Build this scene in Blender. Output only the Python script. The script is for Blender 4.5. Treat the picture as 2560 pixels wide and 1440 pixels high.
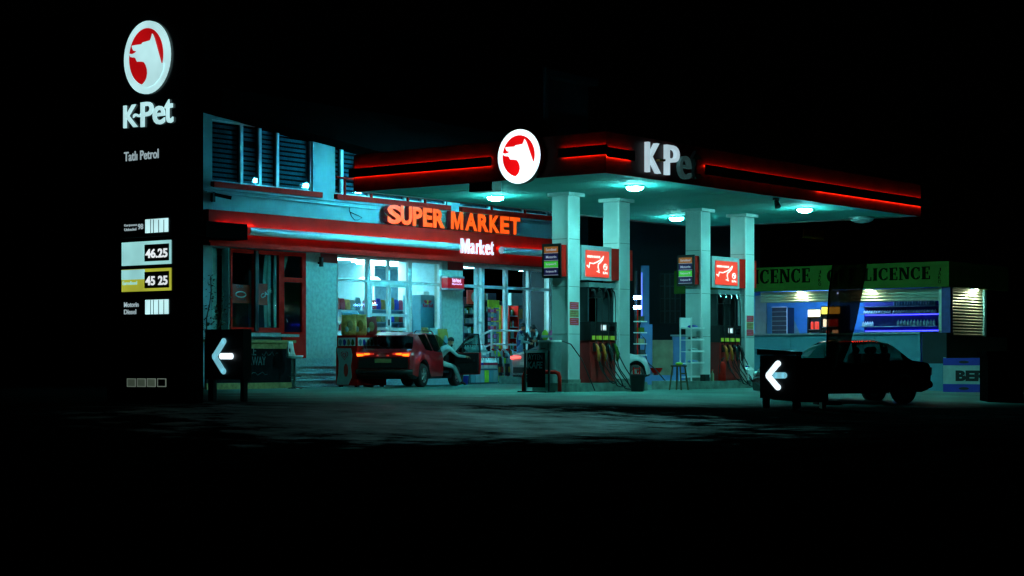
import bpy, bmesh, math, random
from mathutils import Vector, Matrix
R = math.radians
random.seed(7)
scene = bpy.context.scene
for o in list(bpy.data.objects): bpy.data.objects.remove(o)

# ------------------------------------------------------------------ camera, sky, exposure
F, HZ, CAMH, ANG = 4590.0, 900.0, 0.8, R(38.05)
VD = (math.cos(ANG), math.sin(ANG)); RD = (math.sin(ANG), -math.cos(ANG))
cam_d = bpy.data.cameras.new('camera'); cam = bpy.data.objects.new('camera', cam_d)
scene.collection.objects.link(cam); scene.camera = cam
cam.location = (0, 0, CAMH); cam.rotation_euler = (R(90), 0, ANG - R(90))
cam_d.sensor_width = 36; cam_d.lens = 36 * F / 2560; cam_d.shift_y = (HZ - 720) / 2560
cam_d.clip_start = 0.2; cam_d.clip_end = 600
world = bpy.data.worlds.new('World'); scene.world = world; world.use_nodes = True
wn = world.node_tree; sky = wn.nodes.new('ShaderNodeTexSky'); sky.sky_type = 'NISHITA'
sky.sun_disc = False; sky.sun_elevation = R(4); sky.sun_rotation = R(200)
wn.nodes['Background'].inputs['Strength'].default_value = 0.00003
wn.links.new(sky.outputs[0], wn.nodes['Background'].inputs['Color'])
vs = scene.view_settings; vs.view_transform = 'Standard'; vs.look = 'None'; vs.gamma = 1.0
vs.use_curve_mapping = False; vs.exposure = 0.0
scene.cycles.use_denoising = True
scene.cycles.max_bounces = 8; scene.cycles.transparent_max_bounces = 24
scene.cycles.sample_clamp_indirect = 4.0
scene.cycles.caustics_reflective = False; scene.cycles.caustics_refractive = False

# pixel -> place (the photograph is 2560 x 1440)
def D2(px):
    t = (px - 1280) / F
    return (VD[0] + t * RD[0], VD[1] + t * RD[1])
def on_Y(px, py, Y):
    D = D2(px); d = Y / D[1]; return (d * D[0], Y, CAMH + (HZ - py) * d / F)
def on_X(px, py, X):
    D = D2(px); d = X / D[0]; return (X, d * D[1], CAMH + (HZ - py) * d / F)
def on_Z(px, py, z):
    d = F * (CAMH - z) / (py - HZ); D = D2(px); return (d * D[0], d * D[1], z)
def at_d(px, py, d):
    D = D2(px); return (d * D[0], d * D[1], CAMH + (HZ - py) * d / F)
def zg(Y):                                   # the apron falls gently to the road
    if Y >= 24: return 0.0
    if Y <= 16.5: return -0.30
    t = (24 - Y) / 7.5
    return -0.30 * t * t * (3 - 2 * t) * 0.5 - 0.30 * t * 0.5

# ------------------------------------------------------------------ materials
MATS = {}
def mat(name, col, rough=0.6, metal=0.0, var=0.15, scale=6.0, bump=0.0, bscale=40.0, spec=0.5, coat=0.0, rvar=0.0):
    m = bpy.data.materials.new(name); m.use_nodes = True; MATS[name] = m
    nt = m.node_tree; b = nt.nodes['Principled BSDF']
    b.inputs['Roughness'].default_value = rough; b.inputs['Metallic'].default_value = metal
    b.inputs['Specular IOR Level'].default_value = spec; b.inputs['Coat Weight'].default_value = coat
    b.inputs['Coat Roughness'].default_value = 0.05
    tc = nt.nodes.new('ShaderNodeTexCoord')
    n = nt.nodes.new('ShaderNodeTexNoise'); n.inputs['Scale'].default_value = scale; n.inputs['Detail'].default_value = 6
    nt.links.new(tc.outputs['Object'], n.inputs['Vector'])
    r = nt.nodes.new('ShaderNodeValToRGB')
    r.color_ramp.elements[0].position = 0.3; r.color_ramp.elements[1].position = 0.7
    lo = [c * (1 - var) for c in col]; hi = [min(1, c * (1 + var)) for c in col]
    r.color_ramp.elements[0].color = (*lo, 1); r.color_ramp.elements[1].color = (*hi, 1)
    nt.links.new(n.outputs['Fac'], r.inputs['Fac']); nt.links.new(r.outputs['Color'], b.inputs['Base Color'])
    if rvar:
        mr = nt.nodes.new('ShaderNodeMapRange'); mr.inputs['To Min'].default_value = max(0.02, rough - rvar)
        mr.inputs['To Max'].default_value = min(1, rough + rvar); mr.inputs['From Min'].default_value = 0.3; mr.inputs['From Max'].default_value = 0.7
        nt.links.new(n.outputs['Fac'], mr.inputs['Value']); nt.links.new(mr.outputs[0], b.inputs['Roughness'])
    if bump:
        n2 = nt.nodes.new('ShaderNodeTexNoise'); n2.inputs['Scale'].default_value = bscale; n2.inputs['Detail'].default_value = 4
        nt.links.new(tc.outputs['Object'], n2.inputs['Vector'])
        bp = nt.nodes.new('ShaderNodeBump'); bp.inputs['Strength'].default_value = bump; bp.inputs['Distance'].default_value = 0.02
        nt.links.new(n2.outputs['Fac'], bp.inputs['Height']); nt.links.new(bp.outputs[0], b.inputs['Normal'])
    return m
def em(name, col, strength, base=None):
    m = bpy.data.materials.new(name); m.use_nodes = True; MATS[name] = m
    b = m.node_tree.nodes['Principled BSDF']
    b.inputs['Base Color'].default_value = (*(base or [c * .5 for c in col]), 1)
    b.inputs['Emission Color'].default_value = (*col, 1); b.inputs['Emission Strength'].default_value = strength
    b.inputs['Roughness'].default_value = 0.4
    # uneven tubes behind the lit face
    nt = m.node_tree; tc = nt.nodes.new('ShaderNodeTexCoord'); n = nt.nodes.new('ShaderNodeTexNoise'); n.inputs['Scale'].default_value = 1.7
    nt.links.new(tc.outputs['Object'], n.inputs['Vector'])
    mr = nt.nodes.new('ShaderNodeMapRange'); mr.inputs['From Min'].default_value = .25; mr.inputs['From Max'].default_value = .75
    mr.inputs['To Min'].default_value = strength * .8; mr.inputs['To Max'].default_value = strength * 1.15
    nt.links.new(n.outputs['Fac'], mr.inputs['Value']); nt.links.new(mr.outputs[0], b.inputs['Emission Strength'])
    return m
def glass(name, tint=(0.8, 0.95, 0.95), refl=0.12, dark=0.0):
    m = bpy.data.materials.new(name); m.use_nodes = True; MATS[name] = m
    nt = m.node_tree; nt.nodes.remove(nt.nodes['Principled BSDF']); out = nt.nodes['Material Output']
    tr = nt.nodes.new('ShaderNodeBsdfTransparent'); tr.inputs[0].default_value = (*tint, 1)
    gl = nt.nodes.new('ShaderNodeBsdfGlossy'); gl.inputs['Roughness'].default_value = 0.03
    gl.inputs['Color'].default_value = (.9, .95, 1, 1)
    fr = nt.nodes.new('ShaderNodeLayerWeight'); fr.inputs['Blend'].default_value = .5
    n = nt.nodes.new('ShaderNodeTexNoise'); n.inputs['Scale'].default_value = 0.8
    tc = nt.nodes.new('ShaderNodeTexCoord'); nt.links.new(tc.outputs['Object'], n.inputs['Vector'])
    bp = nt.nodes.new('ShaderNodeBump'); bp.inputs['Strength'].default_value = 0.02; nt.links.new(n.outputs['Fac'], bp.inputs['Height'])
    nt.links.new(bp.outputs[0], gl.inputs['Normal'])
    pw = nt.nodes.new('ShaderNodeMath'); pw.operation = 'POWER'; pw.inputs[1].default_value = 5; nt.links.new(fr.outputs['Facing'], pw.inputs[0])
    ma = nt.nodes.new('ShaderNodeMath'); ma.operation = 'ADD'; ma.inputs[1].default_value = refl; ma.use_clamp = True
    nt.links.new(pw.outputs[0], ma.inputs[0])
    mx = nt.nodes.new('ShaderNodeMixShader'); nt.links.new(ma.outputs[0], mx.inputs[0])
    nt.links.new(tr.outputs[0], mx.inputs[1]); nt.links.new(gl.outputs[0], mx.inputs[2]); nt.links.new(mx.outputs[0], out.inputs[0])
    return m
TEAL = (0.33, 0.95, 0.95)
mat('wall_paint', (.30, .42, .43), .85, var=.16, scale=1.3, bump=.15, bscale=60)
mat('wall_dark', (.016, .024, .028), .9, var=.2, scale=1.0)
mat('pillar_render', (.44, .50, .44), .95, var=.18, scale=9, bump=.5, bscale=90)
mat('red_paint', (.75, .010, .005), .75, var=.12, scale=2, spec=.12)
mat('pump_red', (.42, .012, .010), .5, var=.3, scale=5)
mat('red_dark', (.30, .010, .010), .55, var=.15, scale=3)
mat('white_frame', (.80, .78, .78), .4, var=.05, scale=4)
mat('tube_white', (.72, .70, .70), .35, var=.08, scale=3)
mat('canopy_black', (.012, .010, .010), .35, var=.3, scale=2)
mat('fascia_dark', (.05, .006, .006), .55, var=.25, scale=1.2)
mat('cover_dark', (.02, .028, .03), .4, var=.3, scale=3)
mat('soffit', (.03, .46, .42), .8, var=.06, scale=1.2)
mat('column_paint', (.60, .66, .66), .6, var=.14, scale=1.4, bump=.05)
mat('black', (.006, .006, .007), .5, var=.3)
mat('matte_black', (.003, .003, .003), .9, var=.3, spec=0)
mat('black_gloss', (.006, .007, .008), .2, var=.3)
mat('rubber', (.012, .012, .013), .75, var=.3, scale=12)
mat('chrome', (.6, .65, .68), .22, 1.0, var=.1, scale=5)
mat('steel', (.36, .46, .46), .4, .7, var=.15, scale=7, rvar=.12)
mat('concrete_kerb', (.17, .22, .19), .9, var=.3, scale=5, bump=.4, bscale=50)
mat('stone_step', (.36, .46, .44), .8, var=.25, scale=22, bump=.2, bscale=70)
mat('wood', (.36, .26, .10), .7, var=.3, scale=10)
mat('chalkboard', (.006, .007, .010), .9, var=.4, scale=3, spec=.1)
mat('chalk', (.13, .17, .19), .95, var=.4, scale=30)
mat('white_plastic', (.85, .86, .86), .4, var=.05)
mat('grey_panel', (.30, .40, .42), .5, var=.1)
mat('blind', (.20, .30, .34), .9, var=.2, scale=8)
mat('curtain', (.40, .66, .62), .9, var=.2, scale=4)
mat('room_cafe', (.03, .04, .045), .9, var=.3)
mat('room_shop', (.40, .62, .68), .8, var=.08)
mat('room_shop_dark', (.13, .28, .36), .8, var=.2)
mat('shelf_grey', (.25, .36, .42), .5, var=.1)
mat('shelf_dark', (.03, .045, .07), .6, var=.2)
mat('fridge_blue', (.10, .28, .36), .35, var=.08)
mat('suv_red', (.46, .005, .010), .32, .15, var=.08, scale=3, coat=1.0)
mat('sedan_black', (.008, .009, .010), .16, .3, var=.2, coat=1.0)
mat('car_white', (.62, .70, .72), .3, .1, var=.04, coat=1.0)
mat('trim_black', (.008, .008, .009), .55, var=.2)
mat('seat_dark', (.012, .012, .014), .8, var=.3)
mat('skin', (.62, .22, .12), .55, var=.12, scale=14)
mat('hair', (.010, .008, .007), .6, var=.4, scale=40)
mat('grey_cloth', (.42, .54, .54), .9, var=.12, scale=12, bump=.4, bscale=18)
mat('navy_cloth', (.015, .03, .12), .85, var=.2, scale=12, bump=.4, bscale=18)
mat('sleeve_cloth', (.22, .38, .40), .9, var=.15, scale=12, bump=.4, bscale=18)
mat('black_cloth', (.010, .010, .013), .85, var=.3, scale=12, bump=.3, bscale=18)
mat('jeans', (.10, .16, .28), .9, var=.2, scale=14)
mat('shoe', (.02, .02, .02), .6, var=.3)
mat('shutter', (.50, .56, .46), .45, .3, var=.08, scale=4)
mat('kiosk_green', (.030, .105, .002), .85, var=.12, scale=2)
mat('kiosk_wall', (.10, .42, .85), .7, var=.06)
mat('kiosk_front', (.07, .26, .34), .6, var=.08)
mat('kiosk_back', (.03, .03, .22), .5, var=.2)
mat('letter_dark', (.003, .008, .002), .9, var=.3, spec=.02)
mat('banner_blue', (.02, .03, .40), .6, var=.1)
mat('banner_white', (.35, .50, .50), .7, var=.1)
mat('beige_wall', (.34, .33, .20), .9, var=.2, scale=3, bump=.3)
mat('bluewash', (.12, .26, .55), .7, var=.12, scale=2)
mat('leaf', (.045, .055, .025), .7, var=.4, scale=20)
mat('twig', (.05, .035, .02), .9, var=.3)
mat('stool_wood', (.10, .08, .035), .8, var=.3)
mat('yellow_plate', (.34, .19, .02), .6, var=.15)
mat('poster_red', (.75, .035, .02), .5, var=.2, scale=5)
mat('logo_red', (.55, .01, .01), .4, var=.1)
mat('bag_foil', (.95, .42, .12), .3, .3, var=.5, scale=7)
mat('pink_card', (.75, .16, .45), .5, var=.2); mat('crimson', (.62, .02, .06), .5, var=.15); mat('lime', (.42, .62, .03), .5, var=.15); mat('yellow_paint', (.78, .62, .03), .5, var=.1)
mat('nozzle_amber', (.75, .16, .015), .5, var=.3, scale=9)
mat('dim_letter', (.25, .32, .32), .5, var=.2)
mat('amber_letter', (.30, .20, .06), .5, var=.2)
glass('shop_glass', (.82, .96, .97), .03)
glass('cafe_glass', (.86, .95, .95), .03)
glass('upper_glass', (.6, .75, .78), .06)
glass('car_glass', (.16, .22, .22), .05)
glass('sedan_glass', (.24, .36, .34), .05)
glass('car_glass_clear', (.35, .55, .52), .03)
em('lamp_lens', (.17, .86, .82), 560)
em('logo_white', (.78, .96, 1.0), 1.5); em('logo_red_lit', (.95, .004, .006), .85)
em('totem_white', (.56, .92, .95), .85); em('totem_red', (.55, .004, .006), .75)
em('sign_orange', (1.0, .085, .006), 1.25); em('market_white', (.95, .86, 1.0), .9)
em('led_red', (1.0, .018, .004), 58); em('led_red_soft', (1.0, .018, .004), 7)
em('header_red', (.95, .055, .03), .85); em('header_print', (1.0, .85, .8), 1.1)
em('kpet_lit', (.60, .82, .92), .72)
em('kpet_faint', (.2, .5, .5), .07)  # slight glow given to an unlit letter so that it shows
em('arrow_cyan', (.22, .62, .75), .8); em('arrow_white', (.75, .92, 1.0), 1.5)
em('panel_white', (.58, .95, .98), .95); em('panel_cyan', (.42, .92, .92), .72); em('panel_yellow', (.62, .66, .06), .62)
em('icon_dim', (.10, .14, .10), .35); em('icon_rim', (.25, .32, .26), .4)
em('digit', (.85, .92, .95), .9); em('totem_text', (.55, .72, .78), .55)
em('tail_amber', (1.0, .17, .01), 3.0); em('tail_red', (1.0, .06, .05), 5.0); em('tail_dim', (1.0, .05, .03), .45)
em('board_orange', (.42, .14, .02), .55); em('board_navy', (.012, .015, .09), .5); em('board_green', (.06, .62, .06), .6); em('board_text', (.5, .6, .75), .5)
em('ceiling_light', (.55, .95, 1.0), 36.0); em('ceiling_light_dim', (.45, .88, 1.0), 190.0)
em('flood_lens', (.07, .74, .98), 1250)
em('spot_warm', (.9, .98, .62), 260); em('spot_far', (.9, .98, .62), 650)
em('blue_led', (.04, .04, 1.0), 9.0); em('blue_wash', (.20, .50, 1.0), 55.0)
em('fridge_yellow', (1.0, .85, .10), 1.6); em('fridge_head', (1.0, .93, .55), 2.2); em('fridge_in', (1.0, .75, .5), 1.2)
em('label_green', (.25, .60, .05), .32); em('display_lit', (.5, .7, .75), .6); em('tiny_blue', (.15, .2, 1.0), 1.5)
em('small_sign_text', (1.0, .6, .95), .95); em('small_sign_red', (.45, .008, .02), .5)

# ------------------------------------------------------------------ mesh builder
class MB:
    def __init__(s): s.v = []; s.f = []
    def add(s, vs, fs):
        n = len(s.v); s.v += [tuple(p) for p in vs]; s.f += [tuple(i + n for i in f) for f in fs]; return s
    def box(s, x0, x1, y0, y1, z0, z1):
        if x1 < x0: x0, x1 = x1, x0
        if y1 < y0: y0, y1 = y1, y0
        if z1 < z0: z0, z1 = z1, z0
        return s.add([(x0,y0,z0),(x1,y0,z0),(x1,y1,z0),(x0,y1,z0),(x0,y0,z1),(x1,y0,z1),(x1,y1,z1),(x0,y1,z1)],
              [(0,3,2,1),(4,5,6,7),(0,1,5,4),(1,2,6,5),(2,3,7,6),(3,0,4,7)])
    def frame_prism(s, pts2, o, u, v, n, t0, t1):
        """polygon (u,v) extruded along n from t0 to t1, at origin o"""
        o, u, v, n = map(Vector, (o, u, v, n)); k = len(pts2)
        a = [o + u * p[0] + v * p[1] + n * t0 for p in pts2]; b = [o + u * p[0] + v * p[1] + n * t1 for p in pts2]
        fs = [tuple(range(k))[::-1], tuple(range(k, 2 * k))] + [(i, (i + 1) % k, k + (i + 1) % k, k + i) for i in range(k)]
        return s.add(a + b, fs)
    def tube(s, pts, r, n=8, caps=True):
        pts = [Vector(p) for p in pts]; k = len(pts); rs = r if isinstance(r, (list, tuple)) else [r] * k
        prev = None; base = len(s.v); vs = []
        for i, p in enumerate(pts):
            t = (pts[min(i + 1, k - 1)] - pts[max(i - 1, 0)])
            t = t.normalized() if t.length > 1e-9 else Vector((0, 0, 1))
            if prev is None:
                a = Vector((0, 0, 1)) if abs(t.z) < .9 else Vector((1, 0, 0))
                prev = t.cross(a).normalized()
            else:
                prev = (prev - t * prev.dot(t)).normalized()
            w = t.cross(prev)
            for j in range(n):
                an = 2 * math.pi * j / n
                vs.append(p + (prev * math.cos(an) + w * math.sin(an)) * rs[i])
        fs = []
        for i in range(k - 1):
            for j in range(n):
                a, b = i * n + j, i * n + (j + 1) % n
                fs.append((a, b, b + n, a + n))
        if caps: fs += [tuple(range(n))[::-1], tuple(range((k - 1) * n, k * n))]
        return s.add(vs, fs)
    def lathe(s, prof, c=(0, 0, 0), axis='z', n=20, cap=True):
        vs = []; fs = []
        for (r, h) in prof:
            for j in range(n):
                a = 2 * math.pi * j / n; x, y = r * math.cos(a), r * math.sin(a)
                p = (x, y, h) if axis == 'z' else ((x, h, y) if axis == 'y' else (h, x, y))
                vs.append((c[0] + p[0], c[1] + p[1], c[2] + p[2]))
        for i in range(len(prof) - 1):
            for j in range(n):
                a, b = i * n + j, i * n + (j + 1) % n
                fs.append((a, b, b + n, a + n))
        if cap: fs += [tuple(range(n))[::-1], tuple(range((len(prof) - 1) * n, len(prof) * n))]
        return s.add(vs, fs)
    def ball(s, c, rx, ry, rz, n=10, m=7):
        prof = [(math.sin(math.pi * i / m), -math.cos(math.pi * i / m)) for i in range(m + 1)]
        prof[0] = (.02, -1); prof[-1] = (.02, 1)
        k = len(s.v); s.lathe(prof, n=n)
        for i in range(k, len(s.v)):
            p = s.v[i]; s.v[i] = (c[0] + p[0] * rx, c[1] + p[1] * ry, c[2] + p[2] * rz)
        return s
    def xf(s, M):
        s.v = [tuple(M @ Vector(p)) for p in s.v]; return s

COL = scene.collection
def raw(name, mb, m, smooth=False):
    me = bpy.data.meshes.new(name); me.from_pydata(mb.v, [], mb.f)
    bm = bmesh.new(); bm.from_mesh(me); bmesh.ops.recalc_face_normals(bm, faces=bm.faces); bm.to_mesh(me); bm.free()
    if smooth:
        for p in me.polygons: p.use_smooth = True
    me.materials.append(MATS[m]); o = bpy.data.objects.new(name, me); COL.objects.link(o); return o
def tag(o, label, cat, group=None, kind=None):
    if label: o['label'] = label
    if cat: o['category'] = cat
    if group: o['group'] = group
    if kind: o['kind'] = kind
    return o
class Thing:
    def __init__(s, name, label, cat, loc=(0, 0, 0), rz=0.0, group=None):
        s.o = bpy.data.objects.new(name, None); COL.objects.link(s.o); s.o.empty_display_size = .2
        s.o.location = loc; s.o.rotation_euler = (0, 0, rz); tag(s.o, label, cat, group)
        s.inv = (Matrix.Translation(loc) @ Matrix.Rotation(rz, 4, 'Z')).inverted()
    def part(s, name, mb, m, parent=None, world=False, smooth=False, label=None):
        if world: mb.xf(s.inv)
        o = raw(name, mb, m, smooth); o.parent = parent or s.o
        if label: o['label'] = label
        return o
def single(name, mb, m, label, cat, group=None, smooth=False, base=None):
    if base is None:
        xs = [p[0] for p in mb.v]; ys = [p[1] for p in mb.v]; zs = [p[2] for p in mb.v]
        base = ((min(xs) + max(xs)) / 2, (min(ys) + max(ys)) / 2, min(zs))
    mb.xf(Matrix.Translation(base).inverted()); o = raw(name, mb, m, smooth); o.location = base
    return tag(o, label, cat, group)
def struct(name, mb, m, smooth=False, kind='structure'):
    o = raw(name, mb, m, smooth); o['kind'] = kind; return o
def copy_tree(o, parent=None):
    c = o.copy(); COL.objects.link(c); c.parent = parent
    for ch in list(o.children): copy_tree(ch, c)
    return c

# ---- text (flat lettering) : returns MB in XY, scaled so that it spans the given width/height
def text_mb(s, bold=0.0, ext=0.0, shear=0.0):
    if s == 'M':                        # drawn by hand: two stems and a V
        w = .21 + bold; e = max(ext, .002)
        pl = [(0, 0), (w, 0), (w, .62), (.5 - .07 - bold * .5, 0), (.5 + .07 + bold * .5, 0), (1 - w, .62), (1 - w, 0), (1, 0), (1, 1), (1 - w * 1.35, 1), (.5, .36), (w * 1.35, 1), (0, 1)]
        return MB().frame_prism(pl, (0, 0, 0), (1, 0, 0), (0, 1, 0), (0, 0, 1), -e, e)
    cu = bpy.data.curves.new('t', 'FONT'); cu.body = s; cu.size = 1; cu.offset = bold; cu.extrude = ext; cu.shear = shear; cu.resolution_u = 4
    o = bpy.data.objects.new('t', cu); COL.objects.link(o); bpy.context.view_layer.update()
    dg = bpy.context.evaluated_depsgraph_get(); me = bpy.data.meshes.new_from_object(o.evaluated_get(dg))
    mb = MB(); mb.add([tuple(v.co) for v in me.vertices], [tuple(p.vertices) for p in me.polygons])
    bpy.data.objects.remove(o); bpy.data.curves.remove(cu); bpy.data.meshes.remove(me); return mb
def fit(mb, w=None, h=None):
    xs = [p[0] for p in mb.v]; ys = [p[1] for p in mb.v]
    x0, x1, y0, y1 = min(xs), max(xs), min(ys), max(ys)
    sx = w / (x1 - x0) if w else None; sy = h / (y1 - y0) if h else None
    sx = sx or sy; sy = sy or sx
    mb.v = [((p[0] - x0) * sx, (p[1] - y0) * sy, p[2]) for p in mb.v]; return mb
def place(mb, o, u, v, n):
    o, u, v, n = map(Vector, (o, u, v, n))
    mb.v = [tuple(o + u * p[0] + v * p[1] + n * p[2]) for p in mb.v]; return mb
UY, NY = (1, 0, 0), (0, -1, 0)      # a face looking along -Y
UX, NX = (0, -1, 0), (-1, 0, 0)     # a face looking along -X
UZ = (0, 0, 1)
def txt_on(s, o, face, w=None, h=None, bold=0.0, ext=.004, shear=0.0):
    u, n = (UY, NY) if face == 'Y' else (UX, NX)
    return place(fit(text_mb(s, bold, ext, shear), w, h), o, u, UZ, n)

# ------------------------------------------------------------------ ground
PATCH = on_Z(1130, 1066, -.29)
def PATCHES(nt, b, L, tc, a):
    # damp worn patch where cars turn in: an irregular blob with its own outline, a little glossier and paler
    ctr = nt.nodes.new('ShaderNodeVectorMath'); ctr.operation = 'SUBTRACT'; ctr.inputs[1].default_value = PATCH; L(tc.outputs['Object'], ctr.inputs[0])
    scl = nt.nodes.new('ShaderNodeVectorMath'); scl.operation = 'MULTIPLY'; scl.inputs[1].default_value = (1 / 6.0, 1 / 6.5, 0); L(ctr.outputs[0], scl.inputs[0])
    ln = nt.nodes.new('ShaderNodeVectorMath'); ln.operation = 'LENGTH'; L(scl.outputs[0], ln.inputs[0])
    n2 = nt.nodes.new('ShaderNodeTexNoise'); n2.inputs['Scale'].default_value = 1.1; n2.inputs['Detail'].default_value = 9; n2.inputs['Roughness'].default_value = .72; L(tc.outputs['Object'], n2.inputs['Vector'])
    bl = nt.nodes.new('ShaderNodeMapRange'); bl.inputs['From Min'].default_value = .1; bl.inputs['From Max'].default_value = 1.35; bl.inputs['To Min'].default_value = .12; bl.inputs['To Max'].default_value = -.30; L(ln.outputs['Value'], bl.inputs[0])
    wet = nt.nodes.new('ShaderNodeMath'); wet.operation = 'ADD'; L(n2.outputs[0], wet.inputs[0]); L(bl.outputs[0], wet.inputs[1])
    f = nt.nodes.new('ShaderNodeMapRange'); f.inputs['From Min'].default_value = .36; f.inputs['From Max'].default_value = .80; L(wet.outputs[0], f.inputs[0])
    def blend(sock, val):
        old = b.inputs[sock].links[0].from_socket if b.inputs[sock].links else None
        m = nt.nodes.new('ShaderNodeMix'); m.inputs[3].default_value = val; m.inputs[2].default_value = b.inputs[sock].default_value
        if old: L(old, m.inputs[2])
        L(f.outputs[0], m.inputs[0]); L(m.outputs[0], b.inputs[sock])
    blend('Roughness', .5); blend('Specular IOR Level', .32)
    mc_ = nt.nodes.new('ShaderNodeMix'); mc_.data_type = 'RGBA'; mc_.inputs[7].default_value = (.020, .042, .043, 1); L(b.inputs['Base Color'].links[0].from_socket, mc_.inputs[6]); L(f.outputs[0], mc_.inputs[0]); L(mc_.outputs[2], b.inputs['Base Color'])
def ground_mat():
    m = bpy.data.materials.new('forecourt_concrete'); m.use_nodes = True; MATS['forecourt'] = m
    nt = m.node_tree; b = nt.nodes['Principled BSDF']; L = nt.links.new
    tc = nt.nodes.new('ShaderNodeTexCoord')
    def noise(sc, det=6, rough=.6, stretch=None):
        n = nt.nodes.new('ShaderNodeTexNoise'); n.inputs['Scale'].default_value = sc; n.inputs['Detail'].default_value = det; n.inputs['Roughness'].default_value = rough
        if stretch:
            mp = nt.nodes.new('ShaderNodeMapping'); mp.inputs['Scale'].default_value = stretch
            mp.inputs['Rotation'].default_value = (0, 0, R(12)); L(tc.outputs['Object'], mp.inputs[0]); L(mp.outputs[0], n.inputs['Vector'])
        else: L(tc.outputs['Object'], n.inputs['Vector'])
        return n
    a = noise(.55, 8, .62); c = noise(5, 5); e = noise(.25, 5, .7, (1, 3, 1))
    r = nt.nodes.new('ShaderNodeValToRGB'); r.color_ramp.elements[0].position = .32; r.color_ramp.elements[1].position = .68
    r.color_ramp.elements[0].color = (.06, .17, .15, 1); r.color_ramp.elements[1].color = (.11, .30, .265, 1)
    L(a.outputs[0], r.inputs[0])
    mx = nt.nodes.new('ShaderNodeMix'); mx.data_type = 'RGBA'; mx.blend_type = 'MULTIPLY'; mx.inputs[0].default_value = .7
    r2 = nt.nodes.new('ShaderNodeValToRGB'); r2.color_ramp.elements[0].position = .3; r2.color_ramp.elements[0].color = (.45, .45, .45, 1); r2.color_ramp.elements[1].position = .65
    L(e.outputs[0], r2.inputs[0]); L(r.outputs[0], mx.inputs[6]); L(r2.outputs[0], mx.inputs[7])
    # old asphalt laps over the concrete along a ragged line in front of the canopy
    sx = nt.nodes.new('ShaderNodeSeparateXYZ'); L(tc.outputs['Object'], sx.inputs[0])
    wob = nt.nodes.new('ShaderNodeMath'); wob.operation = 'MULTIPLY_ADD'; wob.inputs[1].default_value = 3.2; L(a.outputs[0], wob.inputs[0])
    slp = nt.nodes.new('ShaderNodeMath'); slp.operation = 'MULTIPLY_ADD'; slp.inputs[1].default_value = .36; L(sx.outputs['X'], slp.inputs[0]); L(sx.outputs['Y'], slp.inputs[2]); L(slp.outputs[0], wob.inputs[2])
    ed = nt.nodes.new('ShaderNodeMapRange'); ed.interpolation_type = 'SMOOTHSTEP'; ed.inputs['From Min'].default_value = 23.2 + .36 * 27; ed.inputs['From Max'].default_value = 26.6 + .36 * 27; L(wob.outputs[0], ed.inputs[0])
    sl2 = nt.nodes.new('ShaderNodeMath'); sl2.operation = 'MULTIPLY_ADD'; sl2.inputs[1].default_value = -.737; L(sx.outputs['Y'], sl2.inputs[0]); L(sx.outputs['X'], sl2.inputs[2])  # ground on the far left darkened in colour where no light falls
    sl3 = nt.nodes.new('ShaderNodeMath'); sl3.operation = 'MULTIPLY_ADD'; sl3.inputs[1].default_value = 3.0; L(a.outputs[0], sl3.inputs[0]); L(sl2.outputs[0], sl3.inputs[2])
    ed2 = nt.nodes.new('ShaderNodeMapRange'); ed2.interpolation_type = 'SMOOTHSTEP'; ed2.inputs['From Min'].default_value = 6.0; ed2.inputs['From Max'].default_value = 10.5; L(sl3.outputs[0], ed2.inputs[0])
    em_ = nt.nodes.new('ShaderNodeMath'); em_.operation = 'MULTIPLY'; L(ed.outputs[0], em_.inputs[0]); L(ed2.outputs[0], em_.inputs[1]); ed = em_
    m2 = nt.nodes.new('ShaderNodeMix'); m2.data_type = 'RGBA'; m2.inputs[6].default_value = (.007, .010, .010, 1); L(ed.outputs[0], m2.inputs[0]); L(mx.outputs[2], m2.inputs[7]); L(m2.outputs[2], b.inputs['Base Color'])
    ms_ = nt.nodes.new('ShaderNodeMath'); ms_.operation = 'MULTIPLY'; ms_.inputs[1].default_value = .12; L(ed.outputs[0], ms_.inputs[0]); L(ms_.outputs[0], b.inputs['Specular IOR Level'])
    mr = nt.nodes.new('ShaderNodeMapRange'); mr.inputs['From Min'].default_value = .35; mr.inputs['From Max'].default_value = .65
    mr.inputs['To Min'].default_value = .65; mr.inputs['To Max'].default_value = .9; L(e.outputs[0], mr.inputs[0]); L(mr.outputs[0], b.inputs['Roughness'])
    bp = nt.nodes.new('ShaderNodeBump'); bp.inputs['Strength'].default_value = .3; bp.inputs['Distance'].default_value = .02
    L(c.outputs[0], bp.inputs['Height']); L(bp.outputs[0], b.inputs['Normal'])
    PATCHES(nt, b, L, tc, a)
    # road
    m = bpy.data.materials.new('road_asphalt'); m.use_nodes = True; MATS['asphalt'] = m
    nt = m.node_tree; b = nt.nodes['Principled BSDF']; L = nt.links.new
    tc = nt.nodes.new('ShaderNodeTexCoord')
    a = noise(.8, 9, .7, (1, 1.3, 1)); c = noise(26, 4); f = noise(3.0, 6, .7)
    r = nt.nodes.new('ShaderNodeValToRGB'); r.color_ramp.elements[0].position = .45; r.color_ramp.elements[1].position = .62
    r.color_ramp.elements[0].color = (.006, .007, .007, 1); r.color_ramp.elements[1].color = (.022, .026, .026, 1)
    L(a.outputs[0], r.inputs[0]); L(r.outputs[0], b.inputs['Base Color']); b.inputs['Roughness'].default_value = .95; b.inputs['Specular IOR Level'].default_value = .0
    PATCHES(nt, b, L, tc, a)
    bp = nt.nodes.new('ShaderNodeBump'); bp.inputs['Strength'].default_value = .5; bp.inputs['Distance'].default_value = .012
    ad = nt.nodes.new('ShaderNodeMath'); L(c.outputs[0], ad.inputs[0]); L(f.outputs[0], ad.inputs[1])
    L(ad.outputs[0], bp.inputs['Height']); L(bp.outputs[0], b.inputs['Normal'])
ground_mat()
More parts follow.
